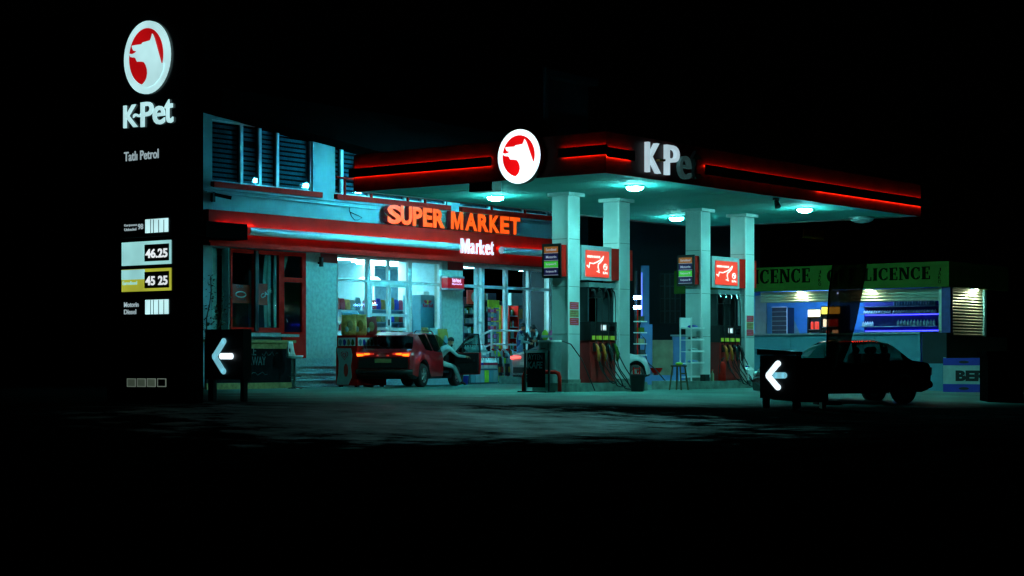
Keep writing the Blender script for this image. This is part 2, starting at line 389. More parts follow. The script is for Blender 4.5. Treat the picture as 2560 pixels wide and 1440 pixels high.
def sheet(x0, x1, ys, zfun, dz=0):
    mb = MB(); n = len(ys); vs = []; fs = []; xs = [x0 + (x1 - x0) * i / 12 for i in range(13)]
    for y in ys:
        for x in xs: vs.append((x, y, zfun(y) + dz))
    for i in range(n - 1):
        for j in range(12):
            a = i * 13 + j; fs.append((a, a + 1, a + 14, a + 13))
    return mb.add(vs, fs)
EDGE = 16.0
struct('forecourt', sheet(-60, 160, [EDGE + i * .5 for i in range(17)] + [26, 30, 40, 60, 120, 240], zg), 'forecourt', True)
struct('road', sheet(-120, 260, [-60, -20, 0, 8, 14] + [15.2, 16.0], zg, .0), 'asphalt', True)

# ------------------------------------------------------------------ market building
YF = 40.0
def fx(px): return on_Y(px, 0, YF)[0]
def fz(px, py): return on_Y(px, py, YF)[2]
XL, XR, XE = fx(500), fx(1388), fx(1535)
FLOOR = .86
mk = Thing('market_building', 'two storey pale market building with red fascia band and shop windows', 'building', (XL, YF, 0))
def P(name, mb, m, parent=None, smooth=False, label=None): return mk.part(name, mb, m, parent, True, smooth, label)
def wall_boxes(x0, x1, z0, z1, y0, y1, ops):
    mb = MB(); xs = sorted(set([x0, x1] + [v for o in ops for v in o[:2] if x0 < v < x1]))
    for a, b in zip(xs, xs[1:]):
        mid = (a + b) / 2; hs = sorted([(o[2], o[3]) for o in ops if o[0] < mid < o[1]]); z = z0
        for (p, q) in hs:
            if p > z: mb.box(a, b, y0, y1, z, p)
            z = q
        if z < z1: mb.box(a, b, y0, y1, z, z1)
    return mb
cafe = (fx(576), fx(704), 1.63, 4.1); cdoor = (fx(704), fx(764), FLOOR, 4.1)
shopL = (fx(842), fx(1103), FLOOR, 4.1); shopR = (fx(1157), fx(1377), 1.1, 4.06)
UZ0, UZ1 = 6.02, 7.86
up = [(fx(530), fx(782), UZ0, UZ1), (fx(838), fx(1118), UZ0, UZ1), (fx(1150), fx(1372), UZ0, UZ1)]
recess = (fx(531), fx(572), .3, 4.1)
low = wall_boxes(fx(797), XR, 0, 4.16, YF, YF + .3, [shopL, shopR])
low.box(fx(764), fx(797) - .004, YF - .02, YF + .3, 0, 4.16)
P('wall', low, 'pillar_render')
P('wall', wall_boxes(XL, fx(764), 0, 4.16, YF + .01, YF + .3, [cafe, cdoor, recess]), 'wall_paint')
P('wall', MB().box(recess[0] - .05, recess[1] + .05, YF + .55, YF + .6, .2, 4.15), 'curtain', label='pale green recessed wall beside the cafe window')
P('wall', wall_boxes(XL, XR, 4.16, 8.25, YF, YF + .3, up), 'wall_paint', label='pale upper wall around the blind covered windows')
P('wall', MB().box(XL, XR, YF + .4, YF + .7, 8.25, 11.6), 'matte_black', label='unlit dark top storey wall')  # black colour stands in for the lack of light up here
P('wall', MB().box(XR, XE, YF + 1.2, YF + 1.5, 0, 11.6), 'wall_dark', label='unlit dark wing wall beside the shop windows')  # dimness of this wing is put into the wall colour
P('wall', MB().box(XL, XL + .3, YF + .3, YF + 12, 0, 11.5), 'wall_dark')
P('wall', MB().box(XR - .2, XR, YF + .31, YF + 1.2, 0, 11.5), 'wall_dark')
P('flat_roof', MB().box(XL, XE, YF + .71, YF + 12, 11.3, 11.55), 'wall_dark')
# slab added in place of the shadow edge, covering the wall above it
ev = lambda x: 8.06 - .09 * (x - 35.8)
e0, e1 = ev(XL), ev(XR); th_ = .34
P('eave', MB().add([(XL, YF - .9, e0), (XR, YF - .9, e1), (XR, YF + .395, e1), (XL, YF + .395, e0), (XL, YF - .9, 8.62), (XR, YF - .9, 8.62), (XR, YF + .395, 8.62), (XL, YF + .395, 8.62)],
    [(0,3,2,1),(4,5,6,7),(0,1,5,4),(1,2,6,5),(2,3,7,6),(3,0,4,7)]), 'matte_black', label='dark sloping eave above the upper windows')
# ledges
P('cornice', MB().box(XL, XR, YF - .10, YF - .002, 5.78, 5.86), 'wall_paint')
P('conduit', MB().tube([(XL + .2, YF - .05, 5.70), (fx(900), YF - .05, 5.66), (fx(1375), YF - .05, 5.72)], .025, 6), 'wall_paint')
# upper windows
wcuts = [[530, 608, 654, 698, 782], [838, 859, 926, 1017, 1060, 1118], [1150, 1227, 1310, 1372]]
for gi, (g, cut) in enumerate(zip(up, wcuts)):
    sill = P('window_sill', MB().box(g[0] - .06, g[1] + (.28 if gi == 0 else .02), YF - .16, YF - .003, UZ0 - .17, UZ0 - .005), 'red_paint')
    for i, (a, b) in enumerate(zip(cut, cut[1:])):
        xa, xb = fx(a), fx(b); t = .06
        fr = wall_boxes(xa, xb, UZ0, UZ1, YF + .06, YF + .14, [(xa + t, xb - t, UZ0 + t, UZ1 - t)])
        w = P('window', fr, 'white_frame')
        P('pane', MB().box(xa + t, xb - t, YF + .095, YF + .105, UZ0 + t, UZ1 - t), 'upper_glass', w)
        nb = 12
        for k in range(nb):
            z = UZ0 + t + (UZ1 - UZ0 - 2 * t) * k / nb
            if random.random() < .96:
                P('blind_band', MB().box(xa + t, xb - t, YF + .20 + .004 * (k % 2), YF + .21 + .004 * (k % 2), z, z + .085), 'blind', w)
    if gi:
        for a in cut[1:-1]:
            P('rail_post', MB().box(fx(a) - .03, fx(a) + .03, YF - .08, YF - .02, UZ0 - .004, UZ0 + .55), 'red_paint', sill)
        P('rail', MB().box(g[0], g[1], YF - .085, YF - .025, UZ0 + .5, UZ0 + .56), 'red_paint', sill)
P('room_back', MB().box(XL + .31, XR - .21, YF + 1.5, YF + 1.6, 5.5, 8.2), 'wall_dark')
# red fascia band
bx0, bx1 = on_Y(522, 0, YF - .3)[0], fx(1380)
P('fascia', MB().box(bx0, bx1, YF - .30, YF - .004, 4.15, 5.17), 'red_paint', label='red fascia band above the shop windows')
P('fascia_lip', MB().box(bx0, bx1, YF - .36, YF - .302, 4.12, 4.22), 'red_paint')
for a, b in ((620, 1145), (1253, 1376)):
    xa, xb = on_Y(a, 0, YF - .52)[0], on_Y(b, 0, YF - .52)[0]
    c = P('light_cover', MB().tube([(xa, YF - .52, 4.60), (xb, YF - .52, 4.60)], .125, 16), 'tube_white', smooth=False)
    P('bracket', MB().box((xa + xb) / 2 - .03, (xa + xb) / 2 + .03, YF - .5, YF - .31, 4.55, 4.6), 'steel', c)
    P('led_strip', MB().box(xa, xb, YF - .345, YF - .33, 4.665, 4.69), 'led_red_soft', c)
# dark end case of the awning
c = MB().box(on_Y(515, 0, YF - .95)[0], on_Y(619, 0, YF - .95)[0], YF - .95, YF - .32, 4.30, 4.76)
P('end_case', c, 'matte_black', label='dark awning case at the left end of the red fascia')
P('led_strip', MB().box(fx(524), fx(612), YF - .345, YF - .33, 4.775, 4.80), 'led_red_soft')
# cafe window frames (red), panes, curtain, door
def frame_bar(px0, px1, py0, py1, m='red_paint', y0=-.03, y1=.08, parent=None, name='window_frame'):
    return P(name, MB().box(fx(px0), fx(px1), YF + y0, YF + y1, fz((px0 + px1) / 2, py0), fz((px0 + px1) / 2, py1)), m, parent)
cw = P('cafe_window', wall_boxes(cafe[0], cafe[1], 1.63, 4.1, YF - .03, YF + .08, [(fx(580), fx(633), 1.78, 3.98), (fx(645), fx(696), 1.78, 3.98)]), 'red_paint', label='red framed cafe window with posters behind the glass')
P('pane', MB().box(fx(580), fx(633), YF + .03, YF + .04, 1.78, 3.98), 'cafe_glass', cw)
P('pane', MB().box(fx(645), fx(696), YF + .03, YF + .04, 1.78, 3.98), 'cafe_glass', cw)
P('mullion', MB().box(fx(633), fx(641), YF - .1, YF - .031, 1.66, 4.08), 'black', cw)
P('window_ledge', MB().box(fx(560), fx(716), YF - .55, YF - .004, 1.50, 1.58), 'stone_step')
cd = P('cafe_door', wall_boxes(cdoor[0], cdoor[1], FLOOR, 4.1, YF - .02, YF + .07, [(fx(710), fx(754), 1.66, 3.18), (fx(710), fx(754), 3.33, 3.98)]), 'red_paint', label='red half glazed cafe door with curtain behind')
P('pane', MB().box(fx(710), fx(754), YF + .02, YF + .03, 1.66, 3.18), 'cafe_glass', cd)
P('pane', MB().box(fx(710), fx(754), YF + .02, YF + .03, 3.33, 3.98), 'cafe_glass', cd)
P('door_handle', MB().tube([(fx(711), YF - .04, 2.05), (fx(711), YF - .08, 2.05), (fx(713), YF - .08, 1.95)], .02, 6), 'steel', cd)
def curtain(pts_l, pts_r, y):
    mb = MB(); n = len(pts_l); vs = []; fs = []; k = 9
    for (l, r_) in zip(pts_l, pts_r):
        for j in range(k):
            t = j / (k - 1); vs.append((l[0] + (r_[0] - l[0]) * t, y + .05 * math.sin(j * 2.4), l[1]))
    for i in range(n - 1):
        for j in range(k - 1):
            a = i * k + j; fs.append((a, a + 1, a + k + 1, a + k))
    return mb.add(vs, fs)
def cpts(l): return [(fx(a), fz(a, b)) for a, b in l]
P('curtain', curtain(cpts([(705, 629), (704, 700), (704, 760), (705, 827)]), cpts([(744, 629), (727, 700), (715, 760), (714, 827)]), YF + .35), 'curtain', cd, True)
P('curtain', curtain(cpts([(683, 629), (677, 700), (679, 760), (682, 830)]), cpts([(697, 629), (697, 700), (697, 760), (697, 830)]), YF + .35), 'curtain', cw, True)
P('curtain', curtain(cpts([(578, 629), (579, 700), (579, 830)]), cpts([(584, 629), (589, 700), (592, 830)]), YF + .35), 'curtain', cw, True)
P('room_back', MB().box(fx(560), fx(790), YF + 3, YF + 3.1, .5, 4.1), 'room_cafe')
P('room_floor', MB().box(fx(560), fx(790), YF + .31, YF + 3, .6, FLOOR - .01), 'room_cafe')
# posters in the cafe window
po = P('poster', MB().box(fx(585), fx(632), YF + .12, YF + .13, fz(585, 757), fz(585, 710)), 'poster_red', cw, label='red cafe poster with a cup behind the window')
P('lettering', txt_on('CAFE', (fx(598), YF + .118, fz(600, 719)), 'Y', fx(617) - fx(600), .09, .02), 'chalk', po)
P('cup', MB().tube([(fx(596 + 14 * (1 + math.cos(t)) * .9), YF + .116, fz(609, 736 + 7 * math.sin(t))) for t in [i * math.pi / 10 for i in range(21)]], .018, 6), 'white_plastic', po)
P('lettering', txt_on('CAFE', (fx(600), YF + .118, fz(600, 750)), 'Y', fx(622) - fx(600), .05, .02), 'chalk', po)
po = P('poster', MB().box(fx(645), fx(676), YF + .12, YF + .13, fz(645, 762), fz(645, 708)), 'poster_red', cw, label='darker red cafe poster partly behind the curtain')
t = txt_on('CAFE', (0, 0, 0), 'Y', .5, .14, .03)
t.xf(Matrix.Translation((fx(661), YF + .116, fz(661, 747))) @ Matrix.Rotation(R(-25), 4, 'Y')); P('lettering', t, 'white_plastic', po)
# shop front left: posts, transom, doors, panes
ZT = 3.34
def shopbar(name, x0, x1, z0, z1, par=None, y0=-.02, y1=.10): return P(name, MB().box(x0, x1, YF + y0, YF + y1, z0, z1), 'white_frame', par)
sf = shopbar('shop_front', shopL[0], shopL[1], 4.02, 4.1)
def bars(cols, zlo, zhi, par):
    for a, b in cols: shopbar('mullion', fx(a), fx(b), zlo, zhi, par)
bars([(842, 844), (917, 925), (1020, 1029), (1098, 1103)], FLOOR, 4.018, sf)
shopbar('transom', fx(844) + .003, fx(917) - .003, ZT - .045, ZT + .045, sf, -.015, .09)
shopbar('transom', fx(925) + .003, fx(1020) - .003, ZT - .07, ZT + .05, sf, -.015, .09)
shopbar('transom', fx(1029) + .003, fx(1098) - .003, ZT - .045, ZT + .045, sf, -.015, .09)
bars([(970, 974)], ZT + .052, 4.018, sf)
for a, b in ((844, 917), (925, 970), (974, 1020), (1029, 1098)):
    P('pane', MB().box(fx(a), fx(b), YF + .03, YF + .038, ZT + .04, 4.02), 'shop_glass', sf)
for a, b in ((844, 917), (1029, 1098)):
    P('pane', MB().box(fx(a), fx(b), YF + .03, YF + .038, FLOOR, ZT - .04), 'shop_glass', sf)
for i, (a, b) in enumerate(((926, 972.5), (973.5, 1019))):
    xa, xb = fx(a), fx(b); t = .075
    d = P('shop_door', wall_boxes(xa, xb, FLOOR, ZT - .075, YF - .01, YF + .06, [(xa + t, xb - t, FLOOR + .12, 1.76), (xa + t, xb - t, 1.86, 2.22), (xa + t, xb - t, 2.31, ZT - .16)]), 'white_frame')
    P('pane', MB().box(xa + t, xb - t, YF + .02, YF + .03, FLOOR + .12, 1.76), 'shop_glass', d)
    P('pane', MB().box(xa + t, xb - t, YF + .02, YF + .03, 1.86, 2.22), 'shop_glass', d)
    P('pane', MB().box(xa + t, xb - t, YF + .02, YF + .03, 2.31, ZT - .16), 'shop_glass', d)
    if i == 0: P('door_handle', MB().box(xb - .05, xb - .02, YF - .06, YF - .011, 1.92, 2.12), 'black', d)
# shop front right
sr = shopbar('shop_front', shopR[0], shopR[1], 3.98, 4.06)
bars([(1190, 1196), (1203, 1210), (1262, 1269), (1320, 1326), (1371, 1377)], 1.1, 3.978, sr)
shopbar('window_sill', shopR[0] + .003, shopR[1] - .003, 1.02, 1.098, sr, -.1, .10)
edges = [1157, 1190, 1196, 1203, 1210, 1262, 1269, 1320, 1326, 1371]
for a, b in zip(edges[0::2], edges[1::2]):
    shopbar('transom', fx(a) + .003, fx(b) - .003, ZT - .05, ZT + .05, sr, -.015, .09)
    P('pane', MB().box(fx(a), fx(b), YF + .03, YF + .038, ZT + .04, 3.98), 'shop_glass', sr)
    P('pane', MB().box(fx(a), fx(b), YF + .03, YF + .038, 1.1, ZT - .04), 'shop_glass', sr)
shopbar('rail', fx(1196), fx(1203), 2.05, 2.13, sr)
shopbar('rail', fx(1196), fx(1203), 1.55, 1.62, sr)
# plinth in front of the shop
P('plinth', MB().box(fx(1162), fx(1380), YF - .12, YF - .022, 0, 1.0), 'grey_panel')
P('plinth', MB().box(fx(905), fx(1098), YF - .9, YF - .022, 0, .84), 'stone_step')
# dark upper bits on pillars
P('pillar_cap', MB().box(fx(1119), fx(1157) - .004, YF - .03, YF - .002, 3.85, 4.13), 'red_dark')
P('pillar_cap', MB().box(fx(801), fx(842) - .004, YF - .03, YF - .002, 3.85, 4.13), 'red_dark')
# interiors
SY = YF + 6.5
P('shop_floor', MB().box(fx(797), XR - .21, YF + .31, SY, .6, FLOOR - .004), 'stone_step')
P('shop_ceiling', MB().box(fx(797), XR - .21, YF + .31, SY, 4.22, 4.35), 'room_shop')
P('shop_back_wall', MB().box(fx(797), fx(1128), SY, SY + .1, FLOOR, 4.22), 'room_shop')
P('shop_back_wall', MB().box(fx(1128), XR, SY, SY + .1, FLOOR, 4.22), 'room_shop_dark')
P('partition', MB().box(fx(797), fx(797) + .1, YF + .31, SY, FLOOR, 4.22), 'room_shop')
P('partition', MB().box(fx(1128), fx(1128) + .1, YF + .31, YF + 2.4, FLOOR, 4.22), 'room_shop')
P('partition', MB().box(fx(1128), fx(1128) + .1, YF + 3.6, SY, FLOOR, 4.22), 'room_shop')
P('inner_doorway', MB().box(fx(872) + 4.0, fx(872) + 6.6, SY - .06, SY - .002, FLOOR, 3.4), 'shelf_dark', label='dark doorway in the shop back wall')
for k, (x, y, w, l) in enumerate(((fx(842) + 1.0, YF + 2.1, .9, 2.2), (fx(842) + 4.2, YF + 2.4, .9, 2.2), (fx(1000) + 2.2, YF + 3.5, .5, 2.0))):
    mb = MB().box(x, x + l, y, y + w, 4.17, 4.215); o = single('ceiling_panel_light', mb, 'ceiling_light', 'flat lit ceiling panel over the left shop room', 'ceiling light', 'ceiling panels of the left shop room')
for k in range(2):
    mb = MB().box(fx(1180) + 2 + k * 4, fx(1180) + 3.2 + k * 4, YF + 2.2, YF + 2.6, 4.17, 4.215)
    single('ceiling_panel_light', mb, 'ceiling_light_dim', 'dim narrow ceiling panel over the right shop room', 'ceiling light', 'ceiling panels of the right shop room')
# round pendant in the shop
mb = MB().lathe([(.05, .14), (.30, .12), (.40, .03), (.40, 0)], (fx(984) + 2.3, YF + 3.2, 3.55), n=24)
pd = Thing('pendant_lamp', 'wide round glowing pendant lamp inside the left shop', 'pendant lamp', (fx(984) + 2.3, YF + 3.2, 3.55))
pd.part('lamp_shade', MB().lathe([(.05, .14), (.30, .12), (.42, .03), (.42, .012)], n=24), 'tube_white')
pd.part('diffuser', MB().lathe([(.40, .01), (.40, 0)], n=24), 'ceiling_light')
pd.part('cord', MB().tube([(0, 0, .14), (0, 0, .665)], .012, 6), 'black')

# floodlights on arms from the wall that wash the facade (hidden behind the canopy)
for i, px in enumerate((1070, 1190, 1315)):
    x = on_Y(px, 0, YF - 3.6)[0]; fl = Thing('facade_floodlight', 'floodlight on a long arm washing the red fascia and upper wall', 'floodlight', (x, YF - 3.6, 6.7), 0, 'floodlights on the market facade')
    T_ = Matrix.Rotation(R(-28), 4, 'X')
    fl.part('housing', MB().box(-.20, .20, -.08, .0, -.12, .12).xf(T_), 'black'); fl.part('visor', MB().box(-.21, .21, -.08, .10, .122, .14).xf(T_), 'black')
    fl.part('lens', MB().box(-.16, .16, .002, .012, -.07, .07).xf(T_), 'flood_lens'); fl.part('arm', MB().tube([(0, -.03, .10), (.3, .4, .28), (fx(px + 30) - x, 3.58, .22)], .03, 6), 'black')
# ---- SUPER MARKET letters
sg = Thing('supermarket_sign', 'glowing orange raised block letters standing on the red fascia', 'sign', (fx(968), YF - .2, 5.17))
word = 'SUPER MARKET'
cols = [(968, 1003), (1001, 1030), (1031, 1056), (1057, 1081), (1082, 1112), None, (1127, 1158), (1162, 1193), (1194, 1222), (1223, 1249), (1250, 1273), (1274, 1300)]
for ch, c in zip(word, cols):
    if not c: continue
    xa, xb = on_Y(c[0], 0, YF - .39)[0], on_Y(c[1], 0, YF - .39)[0]; z0 = 5.19; h = .64 if c[0] < 1120 else .62
    t = place(fit(text_mb(ch, .008 if ch == 'M' else .03, .09), xb - xa, h), (xa, YF - .30, z0), UY, UZ, NY)
    l = sg.part('letter', t, 'red_dark', None, True)
    t = place(fit(text_mb(ch, .012 if ch == 'M' else .04, .004), xb - xa - .02, h - .02), (xa + .01, YF - .396, z0 + .01), UY, UZ, NY)
    sg.part('letter_face', t, 'sign_orange', l, True)
    for q in (.3, .7):
        sg.part('strut', MB().box(xa + (xb - xa) * q - .02, xa + (xb - xa) * q + .02, YF - .30, YF - .25, 5.172, 5.215), 'steel', l, True)
sg.part('rail', MB().box(fx(960), fx(1305), YF - .19, YF - .15, 5.45, 5.49), 'steel', None, True)
sg.part('rail', MB().box(fx(960), fx(1305), YF - .19, YF - .15, 5.25, 5.29), 'steel', None, True)
sg.part('transformer_box', MB().box(fx(1112), fx(1126), YF - .22, YF - .10, 5.30, 5.52), 'grey_panel', None, True)
# ---- Market letters
ms = Thing('market_sign', 'white glowing Market lettering on the red fascia', 'sign', (fx(1152), YF - .31, 4.3))
cx = [(1152, 1175, 1.0), (1176, 1189, .74), (1191, 1199, .74), (1200, 1214, 1.0), (1214, 1227, .74), (1228, 1235, .93)]
for ch, (a, b, hh) in zip('Market', cx):
    xa, xb = on_Y(a, 0, YF - .36)[0], on_Y(b, 0, YF - .36)[0]
    l = ms.part('letter', place(fit(text_mb(ch, -.03 if ch == 'M' else .006, .03), xb - xa - .045, .50 * hh), (xa, YF - .36, 4.42), UY, UZ, NY), 'market_white', None, True)
# small red sign on the pillar
ss = Thing('wall_sign', 'small red light box with pink text on the shop pillar', 'sign', (fx(1119), YF - .2, 3.1))
gx = lambda p: on_Y(p, 0, YF - .3)[0]
ss.part('sign_box', MB().box(gx(1119), gx(1160), YF - .30, YF - .031, fz(1119, 721), fz(1119, 696)), 'small_sign_red', None, True)
ss.part('sign_frame', MB().box(gx(1118), gx(1161), YF - .31, YF - .028, fz(1119, 695.5), fz(1119, 691)), 'steel', None, True)
ss.part('sign_frame', MB().box(gx(1118), gx(1161), YF - .31, YF - .028, fz(1119, 725), fz(1119, 721.5)), 'steel', None, True)
ss.part('lettering', txt_on('Tatlı Petrol', (gx(1130), YF - .304, fz(1131, 707)), 'Y', gx(1152) - gx(1130), .13, .04), 'small_sign_text', None, True)
ss.part('lettering', txt_on('Süpermarket', (gx(1130), YF - .304, fz(1131, 714)), 'Y', gx(1155) - gx(1130), .07, .04), 'small_sign_text', None, True)
# cctv camera, loose cable, wall lamp
cc = Thing('security_camera', 'dark bullet security camera on the upper wall', 'camera', (fx(528), YF - .01, 5.6))
cc.part('mount', MB().box(fx(527), fx(534), YF - .08, YF - .003, fz(530, 505), fz(530, 480)), 'black', None, True)
cc.part('camera_body', MB().tube([(fx(528), YF - .15, fz(530, 487)), (fx(552), YF - .45, fz(552, 497))], .055, 8), 'black_gloss', None, True)
cab = [(872, 514), (872, 527), (876, 540), (884, 550), (893, 550), (903, 545), (895, 540), (872, 530)]
single('loose_cable', MB().tube([(fx(a), YF - .04, fz(a, b)) for a, b in cab], .012, 5), 'black', 'thin loose cable loop hanging on the upper wall', 'cable', smooth=True)
lp = Thing('wall_lamp', 'small dark wall lamp on the pillar beside the cafe door', 'wall lamp', (fx(794), YF - .1, 3.4))
lp.part('lamp_body', MB().lathe([(.07, 0), (.07, .30)], (fx(794), YF - .16, fz(794, 667)), n=12), 'black', None, True)
lp.part('bracket', MB().box(fx(793), fx(795), YF - .10, YF - .021, fz(794, 660), fz(794, 655)), 'black', None, True)

# ------------------------------------------------------------------ fuel canopy
CX0, CX1, CY0, CY1, CZ0, CZ1 = 33.7, 49.7, 23.7, 31.4, 5.0, 5.93
cn = Thing('fuel_canopy', 'flat fuel station canopy with dark fascia on four square columns', 'canopy', (CX0, CY0, 0))
def C(name, mb, m, parent=None, smooth=False, label=None): return cn.part(name, mb, m, parent, True, smooth, label)
C('roof_slab', MB().box(CX0 + .1, CX1 - .1, CY0 + .1, CY1 - .1, CZ0 + .12, CZ1 - .15), 'canopy_black')
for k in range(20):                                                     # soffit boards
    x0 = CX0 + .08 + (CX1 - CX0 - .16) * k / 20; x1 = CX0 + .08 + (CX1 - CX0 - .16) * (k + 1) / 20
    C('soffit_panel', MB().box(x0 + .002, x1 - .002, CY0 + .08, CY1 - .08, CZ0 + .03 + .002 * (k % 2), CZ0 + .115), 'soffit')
C('fascia', MB().box(CX0, CX1, CY0, CY0 + .075, CZ0, CZ1), 'fascia_dark')
C('fascia', MB().box(CX0, CX1, CY1 - .075, CY1, CZ0, CZ1), 'fascia_dark')
C('fascia', MB().box(CX0, CX0 + .075, CY0 + .077, CY1 - .077, CZ0, CZ1), 'fascia_dark')
C('fascia', MB().box(CX1 - .075, CX1, CY0 + .077, CY1 - .077, CZ0, CZ1), 'fascia_dark')
# led bars with dark covers
def bar_Y(px0, px1, py, w=.22, cut=0, wrap=0):          # on the front (-Y) face; py measured at px0
    a = on_Y(px0, py, CY0); b = on_Y(px1, 0, CY0); z = a[2]; xa = CX0 - .0555 if wrap else a[0]; xb = b[0]; i0 = .0 if wrap else .07
    c = C('led_cover', MB().box(xa, xb, CY0 - .085, CY0 - .055, z - w / 2, z + w / 2), 'cover_dark')
    xs_ = max(xa, CX0) + i0
    C('led_strip', MB().box(xs_, xb - .07, CY0 - .024, CY0 - .014, z + w / 2 - .032, z + w / 2 - .010), 'led_red', c)
    C('led_strip', MB().box(xs_ + cut * (xb - xa), xb - .07, CY0 - .024, CY0 - .014, z - w / 2 + .010, z - w / 2 + .032), 'led_red', c)
    for q in (.1, .5, .9):
        x = max(xa, CX0) + (xb - max(xa, CX0)) * q; C('bracket', MB().box(x - .02, x + .02, CY0 - .054, CY0 - .002, z - .03, z + .03), 'steel', c)
    for k in range(1, int((xb - xa) / 2.4)): C('cover_joint', MB().box(xa + 2.4 * k, xa + 2.4 * k + .015, CY0 - .087, CY0 - .0545, z - w / 2 - .002, z + w / 2 + .002), 'black', c)
def bar_X(px0, px1, py, w=.22, wrap=0):
    a = on_X(px0, py, CX0); b = on_X(px1, 0, CX0); z = a[2]; yb_ = CY0 - .0855 if wrap else b[1]; ys_ = CY0 if wrap else b[1] + .07
    c = C('led_cover', MB().box(CX0 - .086, CX0 - .056, yb_, a[1], z - w / 2, z + w / 2), 'cover_dark')
    for s in (-1, 1):
        C('led_strip', MB().box(CX0 - .024, CX0 - .014, ys_, a[1] - .07, z + s * (w / 2 - .021) - .011, z + s * (w / 2 - .021) + .011), 'led_red', c)
    for q in (.1, .5, .9):
        y = a[1] + (max(b[1], CY0) - a[1]) * q; C('bracket', MB().box(CX0 - .055, CX0 - .002, y - .02, y + .02, z - .03, z + .03), 'steel', c)
bar_X(878, 1233, 434); bar_X(1400, 1511, 384, wrap=1); bar_Y(1505, 1580, 379, wrap=1); bar_Y(1757, 2322, 424, .24, .45)
# fascia panel joints
for k in range(1, 11):
    x = CX0 + (CX1 - CX0) * k / 11; C('fascia_joint', MB().box(x - .006, x + .006, CY0 - .003, CY0 - .0005, CZ0 + .01, CZ1 - .01), 'black')
# columns
COLX = [37.26, 39.5, 43.5, 45.9]; CW = .5; CYF = 27.37
for x in COLX:
    c = C('column', MB().box(x, x + CW, CYF, CYF + CW, .22, CZ0 - .06), 'column_paint')
    C('capital', MB().box(x - .09, x + CW + .09, CYF - .09, CYF + CW + .09, CZ0 - .058, CZ0 + .028), 'column_paint', c)
    C('plinth', MB().box(x - .015, x + CW + .015, CYF - .015, CYF + CW + .015, .222, .31), 'concrete_kerb', c)
    for zj in (1.45, 2.65, 3.85): C('cladding_joint', MB().box(x - .003, x + CW + .003, CYF - .003, CYF + CW + .003, zj, zj + .012), 'concrete_kerb', c)
    C('edge_strip', MB().box(x - .012, x + .03, CYF - .012, CYF + .03, .312, CZ0 - .062), 'white_frame', c)
# downlights
for (x, y, lab) in ((37.0, 29.5, 'between the round logo and the first column'), (36.9, 25.1, 'under the K-Pet letters'), (45.7, 29.6, 'on the shop side of the third column'), (45.3, 25.1, 'beside the hanging floodlight')):
    t = Thing('canopy_downlight', 'round white downlight in the canopy soffit ' + lab, 'downlight', (x, y, CZ0), 0, 'downlights under the canopy')
    t.part('trim_ring', MB().lathe([(.235, .035), (.235, -.010), (.205, -.012), (.205, .03)], n=24, cap=False), 'soffit', None, False)
    t.part('lens', MB().lathe([(.20, .02), (.20, -.025), (.18, -.06), (.115, -.085), (.02, -.095)], n=20), 'lamp_lens', None, False, True)

# logo -------------------------------------------------------------
DOG = [(-.607,.368),(-.38,.372),(-.18,.368),(-.12,.413),(.05,.425),(.21,.438),(.26,.52),(.298,.613),(.34,.56),(.385,.486),(.54,.12),(.694,-.244),(.80,-.22),(.77,-.42),(.60,-.64),(.38,-.78),(.1,-.84),(-.1,-.82),(-.218,-.775),(-.1,-.72),(.0,-.65),(.055,-.57),(.087,-.45),(.075,-.34),(.02,-.22),(-.06,-.133),(-.2,-.10),(-.377,-.086),(-.437,.01),(-.496,.04),(-.60,.05),(-.675,.073),(-.742,.168),(-.607,.137),(-.5,.150),(-.40,.19),(-.417,.2),(-.536,.232),(-.583,.295)]
def ell(cx_, cy_, rx, ry, n=40): return [(cx_ + rx * math.cos(2 * math.pi * i / n), cy_ + ry * math.sin(2 * math.pi * i / n)) for i in range(n)]
def logo(t, o, rx, ry, mw, mr, face='X', depth=.16):
    u, n = (UX, NX) if face == 'X' else (UY, NY)
    t.part('sign_case', MB().frame_prism(ell(0, 0, rx, ry), o, u, UZ, n, 0, depth), 'black', None, True)
    t.part('white_face', MB().frame_prism(ell(0, 0, rx * .995, ry * .995), o, u, UZ, n, depth + .002, depth + .02), mw, None, True)
    t.part('red_field', MB().frame_prism(ell(0, .02 * ry, rx * .76, ry * .76), o, u, UZ, n, depth + .022, depth + .028), mr, None, True)
    t.part('dog_head_emblem', MB().frame_prism([(a * rx, b * ry) for a, b in DOG], o, u, UZ, n, depth + .03, depth + .045), mw, None, True)
c = on_X(1310, 393, CX0)
k = c[1] / D2(1310)[1] / F
lg = Thing('logo_sign', 'round glowing white and red dog head sign on the canopy side', 'sign', c)
logo(lg, (CX0 - .02, c[1], c[2]), 53 * k / .795, 68 * k, 'logo_white', 'logo_red_lit')
# K-Pet letters on the front
ks = Thing('canopy_lettering', 'K-Pet letters on the canopy front with the last two unlit', 'sign', on_Y(1610, 440, CY0))
def kp(ch, a, b, top, bot, m, bold=.0, name='letter'):
    pa, pb = on_Y(a, bot, CY0), on_Y(b, bot, CY0); zt = on_Y(a, top, CY0)[2]
    l = ks.part(name, place(fit(text_mb(ch, bold, .05), pb[0] - pa[0], zt - pa[2]), (pa[0], CY0 - .06, pa[2]), UY, UZ, NY), m, None, True)
kp('K', 1610, 1643, 355, 430, 'kpet_lit'); kp('~', 1640, 1654, 396, 404, 'amber_letter', .05); kp('P', 1658, 1690, 362, 437, 'kpet_lit')
kp('e', 1690, 1720, 388, 446, 'kpet_faint'); kp('t', 1722, 1742, 375, 447, 'dim_letter')
